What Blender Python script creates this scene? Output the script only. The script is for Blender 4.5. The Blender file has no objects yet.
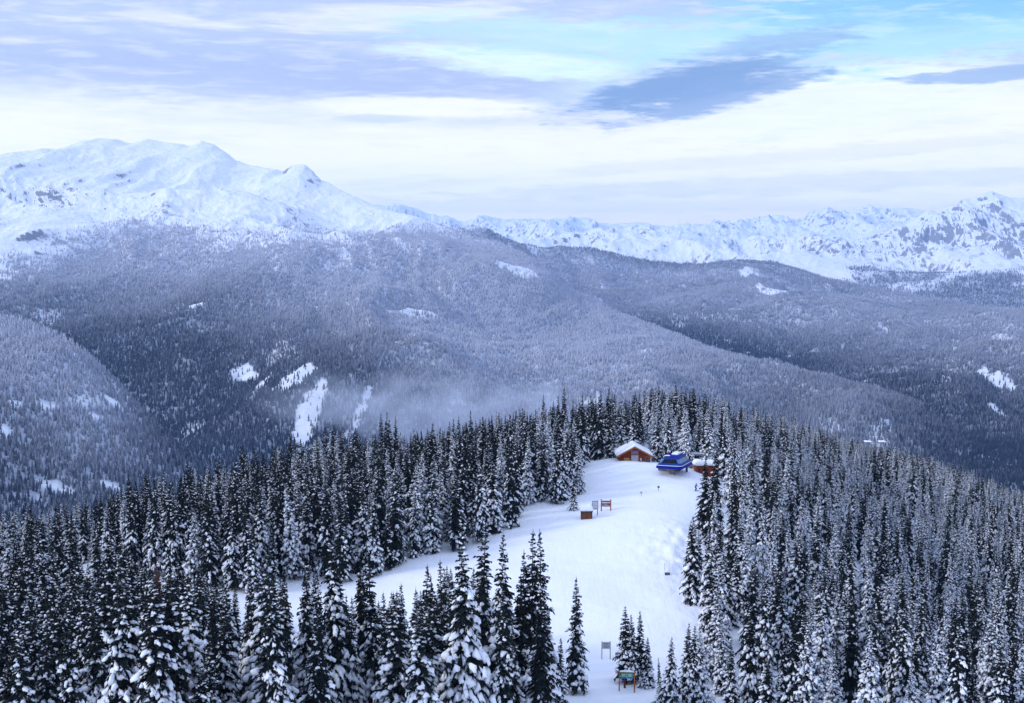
import bpy, bmesh, math, random, time
import numpy as np
from mathutils import Vector, Matrix

T0 = time.time()
def log(*a): print('[%.1f]' % (time.time() - T0), *a, flush=True)

S = bpy.context.scene
COL = S.collection
rng = np.random.default_rng(11)
random.seed(5)

# ------------------------------------------------------------------ camera
F = 1407.0
PITCH = math.atan((351.5 - 262.0) / F)
SP, CP = math.sin(PITCH), math.cos(PITCH)
cam_d = bpy.data.cameras.new('camera')
cam = bpy.data.objects.new('camera', cam_d)
COL.objects.link(cam)
cam.location = (0, 0, 0)
cam.rotation_euler = (math.pi / 2 - PITCH, 0, 0)
cam_d.sensor_width = 36
cam_d.lens = 36 * F / 1024
cam_d.clip_start = 0.5
cam_d.clip_end = 80000
S.camera = cam

def kslope(py):
    """height per metre of depth for things seen at picture row py"""
    v = -(np.asarray(py, float) - 351.5) / F
    return (-SP + v * CP) / (CP + v * SP)

def at(px, py, d):
    v = -(py - 351.5) / F
    k = d / (CP + v * SP)
    return np.array([(px - 512) / F * k, d, (-SP + v * CP) * k])

def project(x, y, z):
    f = y * CP - z * SP
    u = y * SP + z * CP
    return 512 + F * x / f, 351.5 - F * u / f

# ------------------------------------------------------------------ noise
def _hash(ix, iy, seed):
    h = (ix.astype(np.int64) * 374761393 + iy.astype(np.int64) * 668265263 + seed * 974711) & 0xffffffff
    h = ((h ^ (h >> 13)) * 1274126177) & 0xffffffff
    h = (h ^ (h >> 16)) & 0xffffffff
    return h / 4294967295.0

def vnoise(x, y, seed=0):
    x0 = np.floor(x); y0 = np.floor(y)
    fx = x - x0; fy = y - y0
    fx = fx * fx * fx * (fx * (fx * 6 - 15) + 10)
    fy = fy * fy * fy * (fy * (fy * 6 - 15) + 10)
    a = _hash(x0, y0, seed); b = _hash(x0 + 1, y0, seed)
    c = _hash(x0, y0 + 1, seed); d = _hash(x0 + 1, y0 + 1, seed)
    return (a + (b - a) * fx) * (1 - fy) + (c + (d - c) * fx) * fy

def fbm(x, y, seed=0, octs=4, gain=.5, ridged=False):
    s = 0; amp = 1; tot = 0
    for o in range(octs):
        n = vnoise(x + 13.7 * o, y - 7.3 * o, seed + o)
        if ridged: n = 1 - np.abs(2 * n - 1)
        s = s + n * amp; tot += amp
        amp *= gain
        x, y = (x * 1.93 + y * .53), (y * 1.93 - x * .53)
    return s / tot

def smooth(a, b, x):
    t = np.clip((x - a) / (b - a), 0, 1)
    return t * t * (3 - 2 * t)

# ------------------------------------------------------------------ the near hill: thin-plate surface through surveyed points
ctrl = [at(*p) for p in [
    (585,463,330),(633,464,330),(675,471,324),(696,472,322),(560,482,318),(640,490,305),
    (696,490,300),(525,507,286),(587,519,275),(606,511,282),(650,530,262),(690,530,262),
    (508,530,270),(600,560,248),(540,560,246),(650,565,242),(640,600,226),(700,600,222),
    (560,600,222),(606,660,200),(700,660,200),(627,694,185),(680,703,182),(573,702,181),
    (463,549,262),(415,560,252),(347,586,240),(284,590,236),(239,600,231),(187,592,234),(86,575,244),(0,575,250),
    (450,600,224),(300,625,218),
    (800,620,245),(900,690,215),(1000,703,215),(900,620,290),(1000,600,340),(900,540,430),(1010,545,450),
    (800,520,370),(740,520,300),(800,470,480),(900,482,620),(1010,522,620),(715,445,420),(640,440,385),(560,452,370),
    (500,474,340),(400,500,312),(300,528,300),(200,556,290),(100,576,285),(0,596,290)]]
ctrl += [np.array(p, float) for p in [(0,0,-3),(-70,0,-5),(70,0,-6),(0,60,-20),(-70,60,-23),(70,60,-27),
    (0,110,-38),(-45,110,-40),(50,110,-44),(0,145,-49),(-60,160,-51),(75,165,-60),(-110,150,-52),(110,160,-66),
    (-140,240,-63),(200,300,-84),(0,-80,8),(-90,-80,8),(90,-80,8)]]
ctrl = np.array(ctrl)
CX, CY, CZ = ctrl.T
SC = 100.0
def _tps(r2):
    return np.where(r2 > 1e-12, r2 * np.log(r2 + 1e-12), 0)
n = len(CX)
K = _tps(((CX[:, None] - CX) ** 2 + (CY[:, None] - CY) ** 2) / SC ** 2) + np.eye(n) * 0.02
Pm = np.c_[np.ones(n), CX / SC, CY / SC]
A = np.block([[K, Pm], [Pm.T, np.zeros((3, 3))]])
WT = np.linalg.solve(A, np.r_[CZ, 0, 0, 0])
def tps(x, y):
    x = np.asarray(x, float); y = np.asarray(y, float)
    out = WT[n] + WT[n + 1] * x / SC + WT[n + 2] * y / SC
    for i in range(n):
        out = out + WT[i] * _tps(((x - CX[i]) ** 2 + (y - CY[i]) ** 2) / SC ** 2)
    return out

KP = [-300, 0, 300, 500, 640, 760, 900, 1024, 1300]
KR = [330, 330, 340, 370, 420, 520, 680, 720, 720]
def azpx(x, y):
    return np.where(y > 1, 512 + F * x / np.maximum(y, 1), np.where(x > 0, 9999., -9999.))

def near_h(x, y):
    px = np.clip(azpx(x, y), -420, 1450)
    r = np.hypot(x, y)
    front = y > 0
    Rk = np.interp(px, KP, KR)
    Rk = np.where(front, Rk, 90.)
    q = np.minimum(r, Rk) / np.maximum(r, 1e-6)
    # outside the picture's wedge hold the surface flat sideways
    xx = x * q; yy = y * q
    lim = 60 + np.maximum(yy, 0) * .5
    xc = np.clip(xx, -lim, lim)
    z = tps(xc, yy)
    d = np.maximum(r - Rk, 0)
    z = z - .36 * d * d / (d + 110)
    z = z + (fbm(x / 9, y / 9, 3, 3) - .5) * .7 + (fbm(x / 45, y / 45, 5, 2) - .5) * 1.6 * smooth(60, 150, r)
    # wind-heaped, tracked-up snow along the right edge of the run
    m = np.exp(-(((x - 31) / 7.) ** 2 + ((y - 252) / 14.) ** 2)) + .6 * np.exp(-(((x - 33) / 6.) ** 2 + ((y - 225) / 18.) ** 2))
    z = z + m * (fbm(x / 1.6, y / 2.2, 15, 3, .6) - .4) * 1.5
    return z

# ------------------------------------------------------------------ the far relief
LAYERS = [
 # the foothill at the left
 dict(c=[(-400,290),(0,317),(30,325),(60,338),(90,359),(120,388),(150,420),(185,455),(240,495),(330,540)],
      R=[(-400,3000),(0,2900),(150,2600),(330,2300)], f=[(-400,1700),(330,1700)], zf=[(0,-455),(1,-455)], p=.9, amp=38, lam=420, seed=21),
 # the main mountain and its long falling ridge
 dict(c=[(-500,190),(-200,170),(0,156),(30,151),(60,150),(80,144),(100,138),(118,141),(135,144),(150,140),(180,145),(193,146),(204,140),(216,144),(226,151),(238,161),(252,165),(270,167),(284,171),
         (289,167),(296,165),(306,166),(314,172),(322,181),(330,184),(350,193),(372,203),(400,214),(440,226),(470,234),(500,242),(530,259),(560,284),(600,304),
         (650,326),(700,346),(750,362),(800,374),(850,386),(900,401),(950,418),(1000,436),(1060,458),(1200,520)],
      R=[(-500,7600),(0,7000),(100,7500),(235,6900),(330,6200),(400,5700),(480,5300),(560,4900),(650,4600),(750,4250),(850,3950),(940,3650),(1100,3350)],
      f=[(-500,3000),(150,2900),(300,2500),(500,2300),(1100,2100)], zf=[(0,-470),(1,-470)], p=1.0, amp=115, lam=640, seed=33),
 # the forested ridge behind
 dict(c=[(300,240),(400,228),(440,224),(455,226),(470,224),(485,227),(500,236),(520,244),(545,249),(560,247),(600,249),(625,256),(650,263),(680,266),(710,264),(740,261),
         (770,262),(790,267),(820,277),(870,286),(920,297),(980,306),(1024,312),(1200,320),(1600,300)],
      R=[(300,7300),(440,7300),(520,7800),(780,8600),(900,8000),(1024,7000),(1600,6500)],
      f=[(300,6000),(700,5200),(800,4300),(900,3000),(1024,2300),(1600,2200)], zf=[(0,-430),(1,-430)], p=.85, amp=125, lam=640, seed=47),
 # the rocky massif at the right
 dict(c=[(700,285),(800,270),(835,254),(860,245),(880,233),(905,222),(925,211),(945,207),(960,199),(975,195),(990,191),(1003,194),(1024,197),(1080,190),(1150,215),(1600,200)],
      R=[(700,11500),(835,11800),(1024,12500),(1600,12500)], f=[(700,8600),(1600,8600)], zf=[(0,-330),(1,-330)], p=1.15, amp=300, lam=950, seed=53),
 # the middle range
 dict(c=[(380,236),(450,234),(520,238),(600,233),(640,232),(700,240),(740,240),(765,233),(800,243),(850,246),(900,250),(1200,250)],
      R=[(380,13000),(1200,13500)], f=[(380,9500),(1200,9500)], zf=[(0,-60),(1,-60)], p=.9, amp=260, lam=900, seed=61),
 # the far snow range
 dict(c=[(-500,215),(380,205),(400,207),(412,206),(430,213),(452,215),(470,222),(500,219),(520,221),(545,218),(560,221),(590,216),(612,222),(640,220),(655,224),(690,229),(712,232),(735,229),(752,221),
         (768,215),(784,213),(796,218),(815,226),(832,217),(845,213),(870,217),(890,209),(905,207),(930,209),(980,208),(1600,205)],
      R=[(-500,19000),(1600,18500)], f=[(-500,13500),(1600,13500)], zf=[(0,60),(1,60)], p=1.2, amp=320, lam=1100, seed=71),
]

def far_h(x, y, want=False):
    FR = np.full(np.shape(x), .05)
    px = np.where(y > 0, 512 + F * x / np.maximum(y, 1), np.where(x > 0, 9e9, -9e9))
    pxc = np.clip(px, -500, 1600)
    r = np.hypot(x, y)
    cosd = np.clip(y / np.maximum(r, 1), .78, 1)
    az = np.arctan2(x, y)
    out = np.full(r.shape, -480.)
    out = out + 30 * fbm(x / 600, y / 600, 9, 3)
    for L in LAYERS:
        c = np.array(L['c'], float); R = np.array(L['R'], float); f = np.array(L['f'], float)
        gR = np.arange(-560., 1661., 4.); kR = np.exp(-.5 * (np.arange(-40, 41) * 4 / 45.) ** 2); kR /= kR.sum()
        sR = np.convolve(np.pad(np.interp(gR, R[:, 0], R[:, 1]), 40, 'edge'), kR, 'valid')
        R0_ = np.interp(pxc, gR, sR)
        away = np.clip(np.abs(R0_ - r) / 1800., 0, 1)
        wx = (fbm(x / 1500, y / 1500, L['seed'] + 3, 3) - .5) * 520 * smooth(.04, .7, away)
        pw = np.clip(pxc + wx, L['c'][0][0], L['c'][-1][0])
        pw = np.where((pxc > L['c'][0][0]) & (pxc < L['c'][-1][0]), pw, pxc)
        gx = np.arange(-560., 1661., 4.); gy = np.interp(gx, c[:, 0], c[:, 1])
        ker = np.exp(-.5 * (np.arange(-40, 41) * 4 / 55.) ** 2); ker /= ker.sum()
        gs = np.convolve(np.pad(gy, 40, 'edge'), ker, 'valid')
        fine = np.interp(pxc, c[:, 0], c[:, 1]) * .0 + np.interp(pw, c[:, 0], c[:, 1])
        ms = smooth(0, .5, away)
        k = kslope(fine * (1 - ms) + np.interp(pw, gx, gs) * ms)
        outside = smooth(1150, 1500, np.abs(px - 512) + 512)
        Rc = R0_ * (1 + .04 * (vnoise(az * 12 + 5, az * 0, L['seed']) - .5))
        Rf = np.interp(pxc, gR, np.convolve(np.pad(np.interp(gR, f[:, 0], f[:, 1]), 40, 'edge'), kR, 'valid'))
        zf = L['zf'][0][1]
        zc = k * Rc * cosd
        zc = zc + outside * (fbm(az * 4, az * 0 + 3, L['seed'] + 5, 3) - .5) * 350
        lo, hi = L['c'][0][0], L['c'][-1][0]
        fade = 1.0
        if lo > -400: zc = zc - 2.0 * np.maximum(lo - px, 0).clip(0, 400)
        if hi < 1500: zc = zc - 2.0 * np.maximum(px - hi, 0).clip(0, 400)
        s = np.clip((r - Rf) / (Rc - Rf), 0, 1)
        z = zf + (zc - zf) * s ** L['p']
        z = z - np.maximum(r - Rc, 0) * .42 - np.maximum(Rf - r, 0) * .3
        lam = L['lam']
        u = az * 6000 * (R[:, 1].mean() / 6000)
        wob = (fbm(u / lam * .5, r / (lam * 1.6), L['seed'] + 1, 3) - .5) * 1.2
        rg = fbm(x / lam + wob, y / (lam * 1.7) + wob, L['seed'], 6, .54, True) - .58
        bump = .16 + 1.1 * np.sin(np.pi * np.clip(s, 0, 1)) ** .8
        bump = np.where(r > Rc, .16 + (1 - np.exp(-(r - Rc) / 600.)) * .8, bump)
        z = z + rg * L['amp'] * bump * 1.25
        z = z + (fbm(x / 300 + wob, y / 1500 + wob * .4, L['seed'] + 15, 4, .5, True) - .6) * L['amp'] * .55 * smooth(.3, .6, s) * (1 - .7 * smooth(.85, 1., s))
        z = z + (fbm(x / 110, y / 150, L['seed'] + 9, 4) - .5) * (L['amp'] * .10) * np.clip(s * 3, .2, 1)
        if want:
            li = LAYERS.index(L)
            lo_ = np.interp(pxc, [330, 560], [.17, -.22]); hi_ = np.interp(pxc, [330, 560], [.50, .32])
            fr = {0: -.03 + .85 * smooth(.1, .85, s) * (1 - .8 * smooth(70, 180, pxc)), 1: -.03 + 1.0 * np.clip((s - lo_) / (hi_ - lo_), 0, 1) * (1 - .22 * smooth(560, 800, pxc)) * (1 - .6 * smooth(830, 970, pxc)), 3: .8 + 0 * s, 2: -.05 + .80 * smooth(.05, .5, s) * (1 - .45 * smooth(.78, .98, s) * (1 - smooth(700, 930, pxc))) * (1 - .85 * smooth(880, 1100, pxc - 300 * smooth(.1, .5, s)))}.get(li, .4 + 0 * s)
            FR = np.where(z > out, fr, FR)
        out = np.where(z > out, z, out)
    return (out, FR) if want else out

def H(x, y):
    x = np.asarray(x, float); y = np.asarray(y, float)
    r = np.hypot(x, y)
    zn = near_h(x, y)
    zf = np.where(r > 1300, far_h(x, y), -480.)
    zf = np.where(r < 1700, np.minimum(zf, -430), zf)
    return np.maximum(zn, zf)

# ------------------------------------------------------------------ material helpers
def mat(name):
    m = bpy.data.materials.new(name); m.use_nodes = True
    nt = m.node_tree
    return m, nt, nt.nodes['Principled BSDF']

class NB:
    """small node-graph helper"""
    def __init__(s, nt): s.nt = nt
    def node(s, t, **kw):
        nd = s.nt.nodes.new(t)
        for k, v in kw.items(): setattr(nd, k, v)
        return nd
    def put(s, sock, v):
        if hasattr(v, 'is_output') or isinstance(v, bpy.types.NodeSocket): s.nt.links.new(v, sock)
        else: sock.default_value = v
    def math(s, op, a, b=0.0, c=None, clamp=False):
        nd = s.node('ShaderNodeMath', operation=op, use_clamp=clamp)
        s.put(nd.inputs[0], a); s.put(nd.inputs[1], b)
        if c is not None: s.put(nd.inputs[2], c)
        return nd.outputs[0]
    def ss(s, x, a, b, lo=0.0, hi=1.0):
        nd = s.node('ShaderNodeMapRange', interpolation_type='SMOOTHSTEP')
        s.put(nd.inputs[0], x); nd.inputs[1].default_value = a; nd.inputs[2].default_value = b
        nd.inputs[3].default_value = lo; nd.inputs[4].default_value = hi
        return nd.outputs[0]
    def noise(s, vec, scale, detail=4, rough=.55, dist=0):
        nd = s.node('ShaderNodeTexNoise')
        if vec is not None: s.put(nd.inputs['Vector'], vec)
        nd.inputs['Scale'].default_value = scale; nd.inputs['Detail'].default_value = detail
        nd.inputs['Roughness'].default_value = rough; nd.inputs['Distortion'].default_value = dist
        return nd.outputs['Fac']
    def mix(s, f, a, b):
        nd = s.node('ShaderNodeMix', data_type='RGBA')
        s.put(nd.inputs[0], f)
        s.put(nd.inputs[6], a if isinstance(a, bpy.types.NodeSocket) else (*a, 1) if len(a) == 3 else a)
        s.put(nd.inputs[7], b if isinstance(b, bpy.types.NodeSocket) else (*b, 1) if len(b) == 3 else b)
        return nd.outputs[2]
    def comb(s, x, y, z=0.0):
        nd = s.node('ShaderNodeCombineXYZ')
        s.put(nd.inputs[0], x); s.put(nd.inputs[1], y); s.put(nd.inputs[2], z)
        return nd.outputs[0]
    def sep(s, v):
        nd = s.node('ShaderNodeSeparateXYZ'); s.put(nd.inputs[0], v); return nd.outputs
    def vmul(s, v, w):
        nd = s.node('ShaderNodeVectorMath', operation='MULTIPLY'); s.put(nd.inputs[0], v); nd.inputs[1].default_value = w
        return nd.outputs[0]
    def bump(s, h, strength, dist):
        nd = s.node('ShaderNodeBump'); s.put(nd.inputs['Height'], h)
        nd.inputs['Strength'].default_value = strength; nd.inputs['Distance'].default_value = dist
        return nd.outputs[0]

def plain(name, col, rough=.6, var=.12, scale=6, metal=0):
    m, nt, b = mat(name); g = NB(nt)
    tc = g.node('ShaderNodeTexCoord').outputs['Object']
    nz = g.noise(tc, scale, 4)
    c2 = tuple(max(0, c * (1 - var * 2)) for c in col); c1 = tuple(min(1, c * (1 + var)) for c in col)
    nt.links.new(g.mix(nz, c2, c1), b.inputs['Base Color'])
    b.inputs['Roughness'].default_value = rough; b.inputs['Metallic'].default_value = metal
    if not metal and rough > .3: b.inputs['Specular IOR Level'].default_value = .12
    return m

SNOW = (.86, .885, .93)
def make_snow_ground():
    m, nt, b = mat('piste_snow'); g = NB(nt)
    pos = g.node('ShaderNodeNewGeometry').outputs['Position']
    n1 = g.noise(pos, .06, 5); n2 = g.noise(pos, .9, 4)
    x, y, z = g.sep(pos)
    st_ = g.noise(g.comb(g.math('MULTIPLY', x, 1.4), g.math('MULTIPLY', y, .12), 0.), 1.0, 5, .6, .6)
    n3 = g.noise(pos, .22, 3)
    col = g.mix(g.ss(n1, .3, .7), (.875, .89, .925), (.91, .915, .935))
    nt.links.new(col, b.inputs['Base Color'])
    h = g.math('ADD', g.math('ADD', g.math('MULTIPLY', n2, .4), g.math('MULTIPLY', st_, .35)), g.math('MULTIPLY', n3, .9))
    nt.links.new(g.bump(h, .5, .5), b.inputs['Normal'])
    b.inputs['Roughness'].default_value = .7
    b.inputs['Specular IOR Level'].default_value = .2
    return m

def make_mountain():
    m, nt, b = mat('mountain_snow_and_rock'); g = NB(nt)
    geo = g.node('ShaderNodeNewGeometry')
    pos = geo.outputs['Position']; x, y, z = g.sep(pos)
    nx, ny, nz = g.sep(geo.outputs['True Normal'])
    r1 = g.noise(g.vmul(pos, (1, 1, .55)), .013, 8, .68)
    r2 = g.noise(g.vmul(pos, (1, 1, 1.6)), .0016, 5, .6)
    steep = g.ss(nz, .95, .68)
    rock = g.ss(g.math('ADD', g.math('ADD', g.math('MULTIPLY', steep, .34), g.math('MULTIPLY', r1, .80)), g.math('ADD', g.math('MULTIPLY', r2, .34), g.node('ShaderNodeAttribute', attribute_name='crag').outputs['Fac'])), .885, .97)
    tone = g.noise(pos, .03, 4)
    rockc = g.mix(tone, (.15, .165, .20), (.33, .35, .41))
    snowc = g.mix(g.noise(pos, .0022, 5), (.80, .84, .91), (.88, .90, .94))
    br = g.node('ShaderNodeAttribute', attribute_name='brush').outputs['Fac']; ho = g.node('ShaderNodeAttribute', attribute_name='hoar').outputs['Fac']
    brc = g.mix(ho, (.10, .13, .19), (.52, .57, .68))
    base_ = g.mix(g.math('MULTIPLY', br, .72), snowc, brc)
    nt.links.new(g.mix(g.math('MULTIPLY', rock, g.math('SUBTRACT', 1., br)), base_, rockc), b.inputs['Base Color'])
    nt.links.new(g.bump(g.noise(pos, .007, 8, .6), .9, 42.), b.inputs['Normal'])
    b.inputs['Roughness'].default_value = .75
    b.inputs['Specular IOR Level'].default_value = .15
    return m

def make_needles(name, dark, frosted, base_frost):
    m, nt, b = mat(name); g = NB(nt)
    oi = g.node('ShaderNodeObjectInfo').outputs['Random']
    geo = g.node('ShaderNodeNewGeometry')
    nz = g.noise(geo.outputs['Position'], 1.6, 3)
    f = g.math('ADD', g.math('MULTIPLY', nz, .9), g.math('MULTIPLY', oi, .25))
    f = g.ss(f, .95 - base_frost * .6, 1.15 - base_frost * .6)
    d2 = tuple(c * 1.9 for c in dark)
    nt.links.new(g.mix(f, g.mix(oi, dark, d2), frosted), b.inputs['Base Color'])
    b.inputs['Roughness'].default_value = .85
    b.inputs['Specular IOR Level'].default_value = .15
    return m

def make_tree_snow():
    m, nt, b = mat('tree_snow'); g = NB(nt)
    geo = g.node('ShaderNodeNewGeometry')
    nz = g.noise(geo.outputs['Position'], 4., 3)
    nt.links.new(g.mix(nz, (.80, .84, .91), (.90, .91, .94)), b.inputs['Base Color'])
    b.inputs['Roughness'].default_value = .75
    b.inputs['Specular IOR Level'].default_value = .15
    return m

M_GROUND = make_snow_ground()
M_MOUNT = make_mountain()
M_SNOW = make_tree_snow()
M_DARK = make_needles('fir_needles', (.008, .012, .012), (.26, .30, .36), .0)
M_FROST = make_needles('frosted_needles', (.05, .06, .085), (.68, .73, .84), .95)
M_DEAD = plain('dead_needles', (.16, .035, .018), .9, .3, 3)
M_BARK = plain('bark', (.085, .07, .065), .9, .3, 8)

# ------------------------------------------------------------------ mesh helpers
def mesh_from(name, V, Fq, mats, midx=None, smooth_=False):
    """V (n,3), Fq list of arrays of faces (m,k)"""
    me = bpy.data.meshes.new(name)
    V = np.asarray(V, np.float32)
    groups = [np.asarray(f, np.int32) for f in (Fq if isinstance(Fq, list) else [Fq]) if len(f)]
    me.vertices.add(len(V)); me.vertices.foreach_set('co', V.ravel())
    tot = sum(f.size for f in groups); nf = sum(len(f) for f in groups)
    me.loops.add(tot); me.loops.foreach_set('vertex_index', np.concatenate([f.ravel() for f in groups]))
    lens = np.concatenate([np.full(len(f), f.shape[1], np.int32) for f in groups])
    starts = np.r_[0, np.cumsum(lens)[:-1]].astype(np.int32)
    me.polygons.add(nf); me.polygons.foreach_set('loop_start', starts)
    for m in mats: me.materials.append(m)
    if midx is not None: me.polygons.foreach_set('material_index', np.asarray(midx, np.int32))
    if smooth_ is not False:
        sm = np.ones(nf, bool) if smooth_ is True else smooth_
        me.polygons.foreach_set('use_smooth', sm)
    me.update(calc_edges=True); me.validate()
    return me

def link(name, me, parent=None, loc=None, **props):
    o = bpy.data.objects.new(name, me); COL.objects.link(o)
    if parent is not None: o.parent = parent
    if loc is not None: o.location = loc
    for k, v in props.items(): o[k] = v
    return o

def thing(name, label, cat, loc=(0, 0, 0), rz=0, group=None):
    o = bpy.data.objects.new(name, None); COL.objects.link(o)
    o.location = loc; o.rotation_euler = (0, 0, rz); o.empty_display_size = .5
    o['label'] = label; o['category'] = cat
    if group: o['group'] = group
    return o

# ------------------------------------------------------------------ terrain sheets
def polar(name, az, rr, material, zoff=None):
    Aa, Rr = np.meshgrid(az, rr)
    X = np.sin(Aa) * Rr; Y = np.cos(Aa) * Rr
    Z = H(X.ravel(), Y.ravel()).reshape(X.shape)
    if zoff is not None: Z = Z + zoff[:, None]
    na, nr = len(az), len(rr)
    V = np.stack([X, Y, Z], -1).reshape(-1, 3)
    i = np.arange(nr - 1)[:, None] * na + np.arange(na)[None]
    j = np.arange(nr - 1)[:, None] * na + (np.arange(na)[None] + 1) % na
    Fq = np.stack([i, j, j + na, i + na], -1).reshape(-1, 4)[:, ::-1]
    return V, Fq, Z

R22 = math.radians(22.5)
azf = np.linspace(-R22, R22, 1250)
side = np.linspace(R22, 2 * math.pi - R22, 150)[1:-1]
az_far = np.r_[azf, side]
azn = np.linspace(-R22, R22, 560)
az_near = np.r_[azn, np.linspace(R22, 2 * math.pi - R22, 130)[1:-1]]
r_near = np.unique(np.r_[np.linspace(.5, 100, 60), np.linspace(100, 360, 330), np.linspace(360, 760, 150), np.linspace(760, 1500, 60)])
r_far = np.unique(np.r_[np.linspace(1495, 2400, 40), np.linspace(2400, 7800, 330), np.linspace(7800, 13500, 170), np.linspace(13500, 19500, 110), np.linspace(19500, 26000, 20)])

V, Fq, _ = polar('snow_ground', az_near, r_near, M_GROUND)
link('snow_ground', mesh_from('snow_ground', V, Fq, [M_GROUND], smooth_=True), kind='structure')
zo = np.where(r_far < 1499, -1.5, 0.)
V, Fq, ZF = polar('mountains', az_far, r_far, M_MOUNT, zo)
MO = link('mountains', mesh_from('mountains', V, Fq, [M_MOUNT], smooth_=True), kind='structure')
MV = V
log('terrain')

# ------------------------------------------------------------------ fir trees
ICO_V, ICO_F = None, None
def _ico():
    global ICO_V, ICO_F
    bm = bmesh.new(); bmesh.ops.create_icosphere(bm, subdivisions=1, radius=1)
    bmesh.ops.subdivide_edges
    ICO_V = np.array([v.co[:] for v in bm.verts]); ICO_F = np.array([[v.index for v in f.verts] for f in bm.faces])
    bm.free()
_ico()
bm = bmesh.new(); bmesh.ops.create_icosphere(bm, subdivisions=2, radius=1)
ICO2_V = np.array([v.co[:] for v in bm.verts]); ICO2_F = np.array([[v.index for v in f.verts] for f in bm.faces]); bm.free()

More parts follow.
